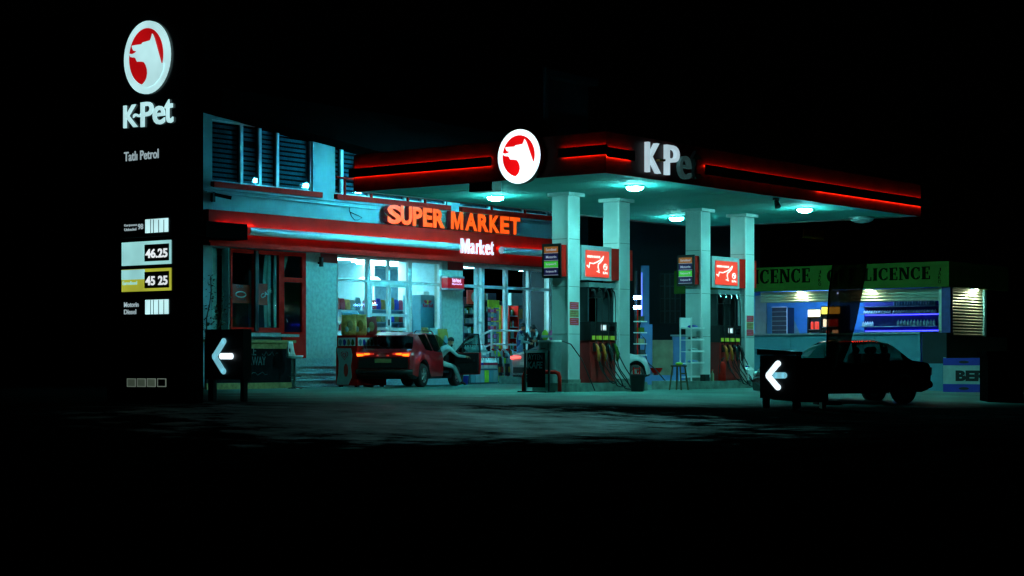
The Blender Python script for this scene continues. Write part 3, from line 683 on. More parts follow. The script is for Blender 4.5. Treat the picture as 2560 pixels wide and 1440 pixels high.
# box and small things hanging from the canopy
p = on_X(1240, 472, CX0 + .25); q = on_X(1183, 472, CX0 + .25)
single('hanging_box', MB().box(CX0 + .10, CX0 + .45, p[1], q[1], CZ0 - .20, CZ0 + .028), 'black', 'dark box fixed under the canopy edge near the round logo', 'box')
p = on_Y(1940, 500, CY0 + .4)
fl = Thing('floodlight', 'small dark floodlight hanging under the canopy front edge', 'floodlight', (p[0], CY0 + .4, CZ0))
fl.part('bracket', MB().box(-.14, .14, -.02, .02, -.04, .028), 'black'); fl.part('lamp_head', MB().tube([(0, 0, -.04), (-.03, -.08, -.22)], [.05, .09], 8), 'black')
p = on_Y(2010, 572, CY1 - .2); q = on_Y(2060, 560, CY1 - .2)
single('hanging_plate', MB().box(p[0], q[0], CY1 - .2, CY1 - .17, p[2], CZ0 + .03), 'yellow_plate', 'plain amber plate hanging from the far canopy edge', 'plate')
p = on_X(2143, 552, CX1 - .3)
t = Thing('dome_light', 'grey unlit dome light beneath the far canopy corner', 'lamp', (CX1 - .4, 25.4, CZ0))
t.part('dome', MB().lathe([(.36, .03), (.33, -.06), (.2, -.12), (.03, -.14)], n=20), 'grey_panel', None, False, True)
t.part('rim', MB().lathe([(.40, .03), (.40, 0), (.365, 0), (.365, .03)], n=20, cap=False), 'steel')

# ------------------------------------------------------------------ totem price sign
TD = 34.0
TX = at_d(470, 900, TD)[0]
def tz(px, py): return on_X(px, py, TX)[2]
def ty(px): return on_X(px, 0, TX)[1]
tm = Thing('price_totem', 'tall black price totem with lit oval logo and fuel prices', 'sign', (TX, ty(470), zg(ty(470))))
def Tp(name, mb, m, parent=None, label=None): return tm.part(name, mb, m, parent, True, False, label)
th = on_Y(508, 900, ty(468))[0] - TX
Tp('totem_body', MB().box(TX, TX + th, ty(468), ty(268), -.12, tz(370, 12)), 'black_gloss')
c = on_X(371, 144, TX); k = c[1] / D2(371)[1] / F
o = (TX - .003, c[1], c[2])
u, n = UX, NX
rx, ry = 61 * k / .72, 91 * k
Tp('logo_rim', MB().frame_prism(ell(0, 0, rx, ry), o, u, UZ, n, 0, .05), 'totem_white')
Tp('logo_field', MB().frame_prism(ell(0, .02 * ry, rx * .76, ry * .78), o, u, UZ, n, .052, .056), 'totem_red')
Tp('dog_head_emblem', MB().frame_prism([(a * rx, b * ry) for a, b in DOG], o, u, UZ, n, .058, .075), 'totem_white')
def Tt(s, x0, x1, y0, y1, m, bold=0, ext=.004, off=.008, name='lettering'):   # text by pixel box (y measured at x0)
    zb, zt = tz(x0, y1), tz(x0, y0)
    t = place(fit(text_mb(s, bold, ext), ty(x0) - ty(x1), zt - zb), (TX - off, ty(x0), zb), UX, UZ, NX); return Tp(name, t, m)
def Tpanel(x0, x1, y0, y1, m, d0=.004, d1=.02, name='panel', parent=None):
    return Tp(name, MB().box(TX - d1, TX - d0, ty(x1), ty(x0), tz(x0, y1), tz(x0, y0)), m, parent)
for ch, (a, b, y0, y1) in zip('K~Pet', [(312, 346, 265, 321), (336, 356, 285, 295), (355, 386, 257, 318), (385, 415, 267, 313), (414, 435, 250, 309)]):
    Tt(ch, a, b, y0, y1, 'totem_white', .012, .015, .025, 'letter')
Tt('Tatlı Petrol', 311, 397, 381, 404, 'totem_text', .012)
f = Tpanel(304, 428, 541, 597, 'grey_panel', .003, .006); Tpanel(306, 426, 543, 595, 'black', .007, .009)
Tpanel(365, 422, 549, 583, 'panel_white', .01, .02)
for x in (378, 385, 398, 411): Tpanel(x, x + 1.6, 549, 583, 'black', .021, .023, 'divider')
Tt('Kurşunsuz', 312, 344, 561, 568, 'totem_text', .02, .003, .012); Tt('Unleaded', 312, 342, 571, 578, 'totem_text', .02, .003, .012); Tt('98', 346, 359, 560, 574, 'totem_text', .02, .003, .012)
Tpanel(306, 429, 607, 665, 'panel_cyan'); Tpanel(364, 425, 612, 654, 'black', .021, .028); Tt('46.25', 367, 422, 623, 646, 'digit', .03, .003, .034)
Tpanel(306, 429, 675, 730, 'panel_yellow'); Tpanel(306, 364, 676, 700, 'panel_cyan', .021, .024); Tpanel(364, 425, 680, 721, 'black', .021, .028); Tt('45 25', 367, 422, 691, 714, 'digit', .03, .003, .034)
Tt('Eurodiesel', 309, 345, 704, 713, 'panel_cyan', .02, .003, .026)
Tpanel(365, 422, 750, 786, 'panel_white')
for x in (378, 385, 398, 411): Tpanel(x, x + 1.6, 750, 786, 'black', .021, .023, 'divider')
Tt('Motorin', 311, 347, 756, 768, 'totem_text', .02); Tt('Diesel', 311, 341, 774, 786, 'totem_text', .02)
for i, x in enumerate((318, 343, 368, 394)):
    b_ = Tpanel(x, x + 22, 946, 967, 'icon_rim', .003, .008, 'card_icon'); Tpanel(x + 2, x + 20, 948, 965, 'black' if i == 3 else 'icon_dim', .009, .011, 'icon_print', )

# ------------------------------------------------------------------ arrow signs
def arrow_sign(name, label, px0, px1, py0, py1, apx, apy, d, bright, cap):
    a = at_d(px0, py1, d); X = a[0]
    yy = lambda p: on_X(p, 0, X)[1]; zz = lambda p, q: on_X(p, q, X)[2]
    g = zg(yy(px0))
    t = Thing(name, label, 'sign', (X, yy(px0), g))
    t.part('sign_box', MB().box(X, X + .22, yy(px1), yy(px0), zz(px0, py1), zz(px0, py0)), 'black', None, True)
    t.part('post', MB().box(X + .05, X + .15, yy(px0 + 15), yy(px0 + 3), g - .05, zz(px0, py1) - .002), 'black', None, True)
    t.part('post', MB().box(X + .05, X + .15, yy(px1 - 3), yy(px1 - 12), g - .05, zz(px0, py1) - .002), 'black', None, True)
    if cap:
        w = MB().box(X - .05, X + .25, yy(px1 + 1), yy(px0 - 5), 0, .07)
        z0 = zz(px0, py0) + .003
        w.v = [(x, y, z + z0 + (.06 if y > (yy(px0) + yy(px1)) / 2 else 0) * (1 if z > .01 else 0)) for x, y, z in w.v]
        t.part('cap', w, 'black', None, True)
    x0, x1, xs = apx; y0, y1 = apy; ym = (y0 + y1) / 2
    def seg(p, q, m, nm='arrow_stroke', off=.0):
        A = (X - .035 - off, yy(p[0]), zz(*p)); B = (X - .035 - off, yy(q[0]), zz(*q))
        r_ = 7.6 * d / F; mb = MB().tube([A, B], r_, 12); mb.ball(A, r_, r_, r_, 12, 6); mb.ball(B, r_, r_, r_, 12, 6)
        mb.v = [(X - .004 - off - (.03 if x < X - .035 - off else 0) - off, y, z) for x, y, z in mb.v]
        t.part(nm, mb, m, None, True)
    seg((xs, y0 + 7), (x0 + 8, ym), bright[0]); seg((xs, y1 - 7), (x0 + 8, ym), bright[0], 'arrow_stroke', .002); seg((x1 - 8, ym), (x0 + 26, ym), bright[1], 'arrow_stroke', .004)
arrow_sign('arrow_sign', 'black box sign with lit left arrow beside the chalkboard bar', 513, 608, 824, 948, (530, 588, 561), (846, 935), 36.0, ('arrow_cyan', 'arrow_white'), False)
arrow_sign('arrow_sign', 'black capped box sign with lit left arrow in front of the dark sedan', 1900, 1990, 888, 995, (1914, 1970, 1946), (902, 975), 38.0, ('arrow_white', 'arrow_cyan'), True)
p = at_d(1991, 1008, 38.6); q = at_d(2068, 895, 38.6)
cb = Thing('utility_cabinet', 'plain black cabinet between the arrow sign and the feather flag', 'cabinet', (p[0], p[1], p[2]))
zt = q[2]
M2 = Matrix.Translation((p[0], p[1], 0)) @ Matrix.Rotation(ANG - R(90), 4, 'Z'); w = (2068 - 1991) * 38.6 / F
g = zg(p[1])
cb.part('cabinet_body', MB().box(0, w, 0, .4, g + .12, zt).xf(M2), 'black', None, True)
cb.part('foot', MB().box(.02, .1, .02, .38, g - .03, g + .118).xf(M2), 'black', None, True)
cb.part('foot', MB().box(w - .1, w - .02, .02, .38, g - .03, g + .118).xf(M2), 'black', None, True)

# ------------------------------------------------------------------ pump islands
for k, (a, b) in enumerate(((36.75, 40.5), (42.2, 46.9))):
    pts = []
    y0, y1 = 26.93, 28.35; rr = .45
    for cx_, cy_, s0 in ((b - rr, y1 - rr, 0), (a + rr, y1 - rr, 90), (a + rr, y0 + rr, 180), (b - rr, y0 + rr, 270)):
        for i in range(6):
            t = R(s0 + 18 * i); pts.append((cx_ + rr * math.cos(t), cy_ + rr * math.sin(t)))
    o = struct('pump_island', MB().frame_prism(pts, (0, 0, 0), (1, 0, 0), (0, 1, 0), (0, 0, 1), -.05, .22), 'concrete_kerb')
# headers on the columns
def header(xc0, xc1, label):
    x0, x1 = xc0 - .19, xc1 + CW + .22; z0, z1 = 2.9, 3.70; ya, yb = CYF + .06, CYF + .62
    t = Thing('column_light_box', label, 'sign', (x0, ya, z0))
    t.part('box_body', MB().box(x0, x1, ya, yb, z0, z1), 'red_paint', None, True)
    xm0, xm1 = xc0 + CW + .02, xc1 - .02; wl = xm1 - xm0
    t.part('front_case', MB().box(xm0, xm1 - .38, ya - .10, ya - .003, z0 - .06, z1 + .02), 'grey_panel', None, True)
    t.part('end_block', MB().box(xm1 - .375, xm1, ya - .08, ya - .003, z0 - .03, z1), 'red_paint', None, True)
    f = t.part('lit_face', MB().box(xm0 + .17, xm1 - .52, ya - .125, ya - .102, z0 + .03, z1 - .10), 'header_red', None, True)
    fx0, fx1, fz0, fz1 = xm0 + .17, xm1 - .52, z0 + .03, z1 - .10; W_, H_ = fx1 - fx0, fz1 - fz0
    Y_ = ya - .127
    t.part('lettering', txt_on('KIBRIS’IN MARKASI', (fx0 + .04 * W_, Y_, fz0 + .72 * H_), 'Y', .56 * W_, .09 * H_, .04), 'header_print', f, True)
    isl = [(0.02,.42),(.10,.34),(.14,.52),(.30,.50),(.48,.58),(.62,.66),(.74,.80),(.70,.68),(.60,.56),(.52,.50),(.50,.38),(.54,.24),(.44,.22),(.56,.18)]
    t.part('map_outline', MB().tube([(fx0 + a * W_, Y_ - .008, fz0 + b * H_) for a, b in isl], .018, 6), 'header_print', f, True)
    o_ = (fx0 + .83 * W_, Y_, fz0 + .40 * H_)
    r_ = MB().frame_prism(ell(0, 0, .09 * W_, .13 * H_, 20), o_, UY, UZ, NY, 0, .004); t.part('logo_disc', r_, 'header_print', f, True)
    t.part('logo_print', MB().frame_prism([(a * .09 * W_, b * .13 * H_) for a, b in ell(-.25, -.3, .38, .42, 12)], o_, UY, UZ, NY, .006, .008), 'header_red', f, True)
    t.part('logo_print', MB().frame_prism([(a * .09 * W_, b * .13 * H_) for a, b in ell(.3, .4, .3, .3, 12)], o_, UY, UZ, NY, .006, .008), 'header_red', f, True)
    t.part('lettering', txt_on('K-Pet', (fx0 + .73 * W_, Y_, fz0 + .12 * H_), 'Y', .2 * W_, .10 * H_, .05), 'header_print', f, True)
    # price board on the end
    b_ = t.part('price_board', MB().box(x0 - .05, x0 - .003, ya + .005, yb + .02, z0 - .04, z1 + .03), 'black', None, True)
    hh = (z1 - z0 - .06) / 4
    for i, (m, s) in enumerate((('board_orange', 'Eurodiesel'), ('board_navy', 'Motorin'), ('board_green', 'Kurşunsuz 95'), ('board_navy', 'Kurşunsuz 98'))):
        zt_ = z1 - .03 - i * hh
        t.part('price_row', MB().box(x0 - .056, x0 - .052, ya + .08, yb - .05, zt_ - hh + .015, zt_ - .015), m, b_, True)
        t.part('row_frame', MB().box(x0 - .0545, x0 - .0515, ya + .07, yb - .04, zt_ - hh + .003, zt_ - hh + .013), 'board_text', b_, True)
        t.part('lettering', txt_on(s, (x0 - .058, yb - .11, zt_ - hh * .66), 'X', yb - ya - .24, .065, .01, .002), 'board_text', b_, True)
header(COLX[0], COLX[1], 'red light box between columns over the pump beside the cafe board')
header(COLX[2], COLX[3], 'red light box between columns over the pump with the shelf rack')
# warning stickers on column fronts
for x, lab in ((COLX[0], 'beside the metal cabinet'), (COLX[3], 'next to the white canister')):
    z = 1.68 if x == COLX[0] else 1.50
    s = Thing('warning_sticker', 'striped red and amber warning notice on the column ' + lab, 'notice', (x + .1, CYF, z))
    for i in range(3):
        p_ = s.part('notice_panel', MB().box(x + .07, x + .45, CYF - .006, CYF - .002, z + i * .20, z + i * .20 + .185), 'poster_red' if i != 1 else 'wood', None, True)
        for j in range(3): s.part('print_line', MB().box(x + .10, x + .40 - .06 * (j % 2), CYF - .009, CYF - .007, z + i * .20 + .035 + j * .05, z + i * .20 + .047 + j * .05), 'pink_card' if i != 1 else 'red_dark', p_, True)

# ------------------------------------------------------------------ fuel dispensers
def dispenser(x0, label, green_last):
    w, dp, z0 = 1.16, .62, .22; y0 = 27.18
    t = Thing('fuel_dispenser', label, 'fuel dispenser', (x0, y0, z0))
    def d(name, mb, m, par=None, sm=False): return t.part(name, mb, m, par, False, sm)
    d('cabinet', MB().box(.02, w - .02, .05, dp, .0, 1.08), 'red_dark')
    for i in range(4): d('front_panel', MB().box(.03 + i * .277, .03 + i * .277 + .27, .02, .049, .03, 1.06), 'pump_red')
    d('display_housing', MB().box(0, w, 0, dp, 1.082, 1.56), 'black')
    d('display_screen', MB().box(.45, .68, -.01, -.002, 1.34, 1.48), 'display_lit'); d('display_screen', MB().box(.78, 1.08, -.01, -.002, 1.32, 1.46), 'black_gloss')
    d('display_digits', fit(text_mb('81', .03, .002), .1, .1).xf(Matrix.Translation((.52, -.014, 1.36)) @ Matrix.Rotation(R(90), 4, 'X')), 'digit')
    for i in range(4): d('product_label', MB().box(.06 + i * .27, .06 + i * .27 + .24, -.008, -.002, 1.10, 1.20), 'label_green')
    d('side_post', MB().box(0, .07, .1, dp - .05, 1.562, 2.44), 'cover_dark'); d('side_post', MB().box(w - .07, w, .1, dp - .05, 1.562, 2.44), 'cover_dark')
    d('top_beam', MB().box(-.01, w + .01, .04, dp, 2.442, 2.56), 'steel')
    d('hose_box', MB().box(.35, .82, .14, dp - .1, 2.18, 2.438), 'black')
    nzm = ['nozzle_amber', 'nozzle_amber', 'cover_dark', 'kiosk_green' if green_last else 'black']
    for i in range(4):
        x = .17 + i * .275
        h0 = d('nozzle_holder', MB().box(x - .05, x + .05, -.03, .018, .80, 1.02), 'black')
        n_ = d('nozzle', MB().tube([(x - .01, -.04, 1.0), (x, -.10, .90), (x + .03, -.13, .72), (x + .04, -.10, .55)], [.022, .045, .055, .03], 8), nzm[i], None, True)
        d('spout', MB().tube([(x - .012, -.038, 1.0), (x - .02, -.02, .96), (x - .02, .0, .90)], .016, 6), 'chrome', n_)
        d('lever', MB().tube([(x + .0, -.15, .86), (x + .02, -.19, .74), (x + .03, -.16, .60)], .012, 5), 'chrome', n_)
        # hose: from the boom down to a sag near the ground and up to the nozzle
        sx = .12 + i * .29; low = [.02, -.10, -.16, -.19][i]; ext = .1 + .12 * i
        pts = [(sx, .05, 2.40), (sx + .02, -.04, 2.30), (sx + .03, -.05, 1.9), (sx + .03, -.05, 1.4), (sx + .05, -.07, .9), (sx + .10 + ext * .5, -.18, .35), (sx + .2 + ext, -.34, .0 + low * .4), (sx + .32 + ext, -.42, low), (sx + .12 + ext * .3, -.42, low + .02), (x + .14, -.32, .10), (x + .06, -.16, .36), (x + .04, -.11, .56)]
        sp = []
        for a, b, c_, e_ in zip([pts[0]] + pts, pts, pts[1:], pts[2:] + [pts[-1]]):
            for q in range(4):
                s_ = q / 4; A, B, C_, E_ = map(Vector, (a, b, c_, e_))
                sp.append(.5 * ((2 * B) + (C_ - A) * s_ + (2 * A - 5 * B + 4 * C_ - E_) * s_ ** 2 + (3 * B - A - 3 * C_ + E_) * s_ ** 3))
        sp.append(Vector(pts[-1])); d('hose', MB().tube(sp, .015, 6), 'rubber', None, True)
        d('hose_guard', MB().tube([(sx, .06, 2.44), (sx, .03, 2.33)], .03, 8), 'chrome')
dispenser(37.97, 'tall red and black fuel dispenser under the light box beside the cafe board', True)
dispenser(44.2, 'tall red and black fuel dispenser beside the fire extinguisher', False)

# ------------------------------------------------------------------ vehicles
def interp(pts, x):
    if x <= pts[0][0]: return pts[0][1]
    for (a, p), (b, q) in zip(pts, pts[1:]):
        if x <= b:
            s = (x - a) / (b - a); s = s * s * (3 - 2 * s) * .5 + s * .5; return p + (q - p) * s
    return pts[-1][1]
def make_car(name, label, L, roof, belt, half, xw, rw, paint, wins, rear_gl, wind, loc, rz, roofw=.74, gl='car_glass', hole=None, under=.24, zoff=0.0, tyre_w=.22, clad=True):
    """x from tail (0) to nose (L); y left; wins = side window x ranges; hole = right side door range"""
    t = Thing(name, label, 'car', loc, rz)
    xs = set()
    n = int(L / .085)
    for i in range(n + 1): xs.add(round(L * i / n, 4))
    keys = [v for w in wins for v in w] + list(rear_gl) + list(wind) + [p[0] for p in roof] + (list(hole) if hole else [])
    xs = sorted(x for x in xs if all(abs(x - k) > .035 for k in keys)) + [round(k, 4) for k in keys]
    xs = sorted(set(xs)); Ra = rw + .07
    def zu(x):
        z = under + .10 * max(0, 1 - x / .35) + .06 * max(0, 1 - (L - x) / .5)
        for w in xw:
            dx = abs(x - w)
            if dx < Ra: z = max(z, rw + math.sqrt(Ra * Ra - dx * dx))
        return z
    M = 9; grid = []
    for x in xs:
        b = zu(x); zb = interp(belt, x); zr = max(interp(roof, x), zb + .004); w = interp(half, x)
        b = min(b, zb - .12); low = max(b, under + .18)
        wr = w * roofw; k = min(1, max(0, (zr - zb) / .45)); w6 = w * .93 * (1 - k) + wr * k
        zm = b + (zb - b) * .5
        pr = [(0, b), (w * .90, b), (w * .975, b + (.05 if b > under + .1 else .07)), (w, zm), (w * .99, b + (zb - b) * .82), (w * .955, zb),
              (w6 , zb + (zr - zb) * .90), (w6 * .80, zb + (zr - zb) * .975), (0, zr)]
        grid.append((x, pr))
    faces = {}
    def put(tag_, quad): faces.setdefault(tag_, []).append(quad)
    for (xa, pa), (xb, pb) in zip(grid, grid[1:]):
        xm = (xa + xb) / 2
        for s in (1, -1):
            for j in range(M - 1):
                q = [(xa, s * pa[j][0], pa[j][1]), (xb, s * pb[j][0], pb[j][1]), (xb, s * pb[j + 1][0], pb[j + 1][1]), (xa, s * pa[j + 1][0], pa[j + 1][1])]
                if s < 0: q = q[::-1]
                tg = 'body'
                if j == 0: tg = 'underbody'
                elif j == 1 and clad: tg = 'sill_trim'
                elif j == 5:
                    for wi, (a, b) in enumerate(wins):
                        if a < xm < b: tg = ('window', wi, s)
                elif j in (6, 7):
                    if rear_gl[0] < xm < rear_gl[1]: tg = ('rear_window',)
                    if wind[0] < xm < wind[1]: tg = ('windscreen',)
                if hole and s < 0 and 1 <= j <= 5 and hole[0] < xm < hole[1]: continue
                put(tg, q)
    for end in (0, -1):
        x, pr = grid[end]
        poly = [(x, p[0], p[1]) for p in pr] + [(x, -p[0], p[1]) for p in pr[::-1][1:-1]]
        put('body', poly if end else poly[::-1])
    for tg, qs in faces.items():
        mb = MB(); idx = {}
        vs, fs = [], []
        for q in qs:
            f = []
            for p in q:
                k = tuple(round(c, 4) for c in p)
                if k not in idx: idx[k] = len(vs); vs.append(k)
                if not f or idx[k] != f[-1]: f.append(idx[k])
            if len(f) > 2 and f[0] == f[-1]: f = f[:-1]
            if len(set(f)) > 2: fs.append(f)
        mb.add(vs, fs)
        nm = tg if isinstance(tg, str) else tg[0]
        m = {'body': paint, 'underbody': 'trim_black', 'sill_trim': 'trim_black'}.get(nm, gl)
        o = t.part(nm, mb, m, None, False, True)
        if nm == 'body':
            md = o.modifiers.new('edge', 'EDGE_SPLIT'); md.split_angle = R(50)
    for w in xw:
        for s in (1, -1):
            yo = s * (interp(half, w) - .03)
            ty = MB().lathe([(rw * .62, -tyre_w / 2), (rw * .93, -tyre_w / 2), (rw, -tyre_w / 2 + .04), (rw, tyre_w / 2 - .04), (rw * .93, tyre_w / 2), (rw * .62, tyre_w / 2)], axis='y', n=28, cap=False)
            wh = t.part('wheel', ty, 'rubber', None, False, True); wh.location = (w, yo - s * tyre_w / 2, rw)
            rm = MB(); f_ = s * (tyre_w / 2 - .02)
            rm.lathe([(rw * .64, f_ - .01), (rw * .58, f_), (rw * .56, f_ - s * .05)], axis='y', n=28, cap=False)
            rm.lathe([(rw * .6, f_ - s * .10), (rw * .02, f_ - s * .10)], axis='y', n=16, cap=False)
            for k in range(5):
                a = 2 * math.pi * k / 5 + .3
                rm.tube([(rw * .1 * math.cos(a), f_ - s * .01, rw * .1 * math.sin(a)), (rw * .58 * math.cos(a), f_ - s * .015, rw * .58 * math.sin(a))], [.035, .022], 6)
            rm.lathe([(rw * .14, f_ - .02), (rw * .14, f_)], axis='y', n=12)
            t.part('rim', rm, 'steel', wh)
    # cabin: floor, dashboard, seats
    cx0, cx1 = rear_gl[1], wind[0]; W = interp(half, L / 2)
    t.part('cabin_floor', MB().box(.9, cx1 + .5, -W * .82, W * .82, under + .16, under + .24), 'seat_dark')
    t.part('dashboard', MB().box(cx1 + .18, cx1 + .5, -W * .8, W * .8, .62, interp(belt, cx1) - .03), 'seat_dark')
    for sx in (cx1 - .55, max(cx1 - 1.42, cx0 + .42)):
        for s in (1, -1):
            st = MB().box(sx - .25, sx + .25, s * .18, s * .62, under + .24, .62); st.add([(sx - .36, s * .18, .60), (sx - .2, s * .18, .60), (sx - .32, s * .2, 1.16), (sx - .44, s * .2, 1.16), (sx - .36, s * .62, .60), (sx - .2, s * .62, .60), (sx - .32, s * .6, 1.16), (sx - .44, s * .6, 1.16)],
                [(0,1,2,3),(4,7,6,5),(0,4,5,1),(1,5,6,2),(2,6,7,3),(3,7,4,0)])
            o = t.part('seat', st, 'seat_dark'); t.part('headrest', MB().ball((sx - .40, s * .4, 1.24), .06, .14, .09, 8, 6), 'seat_dark', o, False, True)
    return t
# --- red SUV with its driver's door open
p0 = on_Z(922, 967, 0); HD = R(18)
L, W = 4.6, .96
def suvloc(lx, ly, base):   # place so that local point (lx,ly) falls on base
    c, s = math.cos(HD), math.sin(HD); return (base[0] - c * lx + s * ly, base[1] - s * lx - c * ly, 0)
loc = suvloc(.86, .86, p0)
suv = make_car('red_suv', 'dark red SUV with lit tail lights and its driver door wide open', 4.6,
    [(0, 1.02), (.06, 1.06), (.20, 1.13), (.62, 1.51), (.95, 1.59), (1.6, 1.635), (2.4, 1.62), (2.75, 1.56), (3.45, 1.12), (4.2, 1.0), (4.52, .80), (4.6, .66)],
    [(0, .98), (.2, 1.06), (.7, 1.13), (1.6, 1.06), (2.6, 1.01), (3.3, 1.02), (4.2, .88), (4.6, .60)],
    [(0, .84), (.12, .91), (.5, .955), (1.2, .965), (3.2, .955), (4.1, .90), (4.45, .80), (4.6, .68)],
    [.86, 3.62], .35, 'suv_red', [(1.0, 1.55), (1.63, 2.28), (2.36, 3.18)], (.20, .62), (2.75, 3.45), loc, HD, roofw=.69, hole=(2.30, 3.30))
suv.part('spoiler', MB().add([(.46, -.52, 1.50), (.46, .52, 1.50), (.95, .54, 1.60), (.95, -.54, 1.60), (.46, -.52, 1.53), (.46, .52, 1.53), (.95, .54, 1.63), (.95, -.54, 1.63)], [(0,3,2,1),(4,5,6,7),(0,1,5,4),(1,2,6,5),(2,3,7,6),(3,0,4,7)]), 'suv_red')
for s in (1, -1):
    suv.part('roof_rail', MB().tube([(.98, s * .56, 1.59), (1.10, s * .57, 1.665), (2.3, s * .56, 1.665), (2.5, s * .55, 1.58)], .018, 6), 'chrome')
    tl = suv.part('tail_light', MB().frame_prism([(.30, .955), (.83, .90), (.86, 1.03), (.30, 1.0)], (-.012, 0, 0), (0, s, 0), (0, 0, 1), (-1, 0, 0), -.03, .03), 'tail_dim')
    suv.part('lamp_cell', MB().frame_prism([(.62, .918), (.82, .905), (.84, .985), (.62, .975)], (-.012, 0, 0), (0, s, 0), (0, 0, 1), (-1, 0, 0), .032, .04), 'tail_amber', tl)
    suv.part('lamp_cell', MB().frame_prism([(.42, .955), (.60, .945), (.60, 1.00), (.42, .995)], (-.012, 0, 0), (0, s, 0), (0, 0, 1), (-1, 0, 0), .032, .04), 'tail_amber', tl)
    suv.part('plate_light', MB().ball((-.06, s * .16, .93), .02, .05, .02, 8, 5), 'tail_dim')
suv.part('tailgate_trim', MB().box(-.03, .0, -.78, .78, .56, .88), 'trim_black'); suv.part('rear_bumper', MB().tube([(.10, -.86, .46), (-.04, -.72, .45), (-.06, 0, .45), (-.04, .72, .45), (.10, .86, .46)], .09, 8), 'trim_black', None, False, True)  # black panel stands in for the shade on the backlit tailgate
suv.part('number_plate', MB().box(-.045, -.032, -.26, .26, .72, .84), 'wood'); suv.part('rear_wiper', MB().tube([(.17, 0, 1.14), (.24, .30, 1.22)], .012, 5), 'black')
suv.part('door_handle', MB().box(2.02, 2.22, -.955, -.925, .90, .93), 'chrome')
# door mirror and open door (hinged at its front edge)
hx, hy = 3.30, -.95; da = R(72)
def dl(u, z, o=0.0):      # u from the hinge back along the door
    return (hx - math.cos(da) * u - math.sin(da) * o, hy - math.sin(da) * u + math.cos(da) * o, z)
def dpoly(pts, o0, o1):
    k = len(pts); vs = [dl(u, z, o0) for u, z in pts] + [dl(u, z, o1) for u, z in pts]
    return MB().add(vs, [tuple(range(k)), tuple(range(k, 2 * k))[::-1]] + [(i, k + i, k + (i + 1) % k, (i + 1) % k) for i in range(k)])
dr = suv.part('door', dpoly([(0, .34), (.96, .36), (1.0, .6), (1.0, 1.02), (0, 1.03)], -.02, .05), 'suv_red', None, False, False, 'open dark red driver door')
suv.part('door_lining', dpoly([(.03, .38), (.94, .40), (.97, .62), (.97, 1.0), (.03, 1.0)], .052, .10), 'seat_dark', dr)
for a, b in (((.02, 1.03), (.52, 1.50)), ((.52, 1.50), (.78, 1.585)), ((.78, 1.585), (.93, 1.575)), ((.93, 1.575), (.99, 1.02)), ((.30, 1.04), (.30, 1.28))):
    suv.part('window_frame', MB().tube([dl(*a, .02), dl(*b, .02)], .028, 6), 'trim_black', dr)
suv.part('pane', dpoly([(.06, 1.03), (.53, 1.48), (.78, 1.56), (.91, 1.55), (.96, 1.03)], .015, .022), 'car_glass_clear', dr)
suv.part('mirror', MB().ball(dl(.12, 1.10, -.16), .07, .12, .08, 10, 7), 'black_gloss', dr, False, True)
suv.part('armrest', dpoly([(.2, .72), (.85, .76), (.85, .82), (.2, .80)], .102, .16), 'trim_black', dr); suv.part('speaker', MB().ball(dl(.2, .50, .10), .03, .09, .09, 10, 6), 'cover_dark', dr)
suv.part('steering_wheel', MB().tube([(2.98 + .10 * math.sin(a), -.38 + .18 * math.cos(a), 1.0 + .16 * math.sin(a)) for a in [i * math.pi / 8 for i in range(17)]], .018, 6), 'black')
# --- white fastback behind the first island
WL = on_Z(1290, 965.0, 0)
HDW = R(-22)
def carloc(base, hd, lx, ly):
    c, s = math.cos(hd), math.sin(hd); return (base[0] - c * lx + s * ly, base[1] - s * lx - c * ly, zg(base[1]))
wc = make_car('white_car', 'white fastback car with red lit tail lamp behind the pump island', 4.18,
    [(0, .98), (.10, 1.02), (.35, 1.06), (1.25, 1.40), (1.8, 1.46), (2.4, 1.44), (3.2, 1.02), (3.8, .92), (4.1, .76), (4.18, .60)],
    [(0, .93), (.3, .99), (1.0, 1.0), (2.6, .94), (3.3, .92), (3.9, .82), (4.18, .55)],
    [(0, .76), (.15, .84), (.6, .89), (3.4, .89), (3.9, .84), (4.18, .64)],
    [.80, 3.5], .33, 'car_white', [(1.1, 1.72), (1.8, 2.85)], (.38, 1.25), (2.4, 3.18), carloc(WL, HDW, .1, .70), HDW)
for s in (1, -1):
    tl = wc.part('tail_light', MB().frame_prism([(.25, .86), (.80, .83), (.82, .92), (.25, .91)], (-.01, 0, 0), (0, s, 0), (0, 0, 1), (-1, 0, 0), -.05, .02), 'tail_red')
wc.part('rear_bumper_insert', MB().box(-.03, .02, -.66, .66, .40, .58), 'trim_black'); wc.part('high_brake_lamp', MB().box(.96, 1.04, -.40, .40, 1.30, 1.33), 'tail_red')
wc.part('number_plate', MB().box(-.025, -.012, -.26, .26, .64, .74), 'white_plastic'); wc.part('diffuser', MB().box(.0, .3, -.7, .7, .28, .395), 'trim_black')
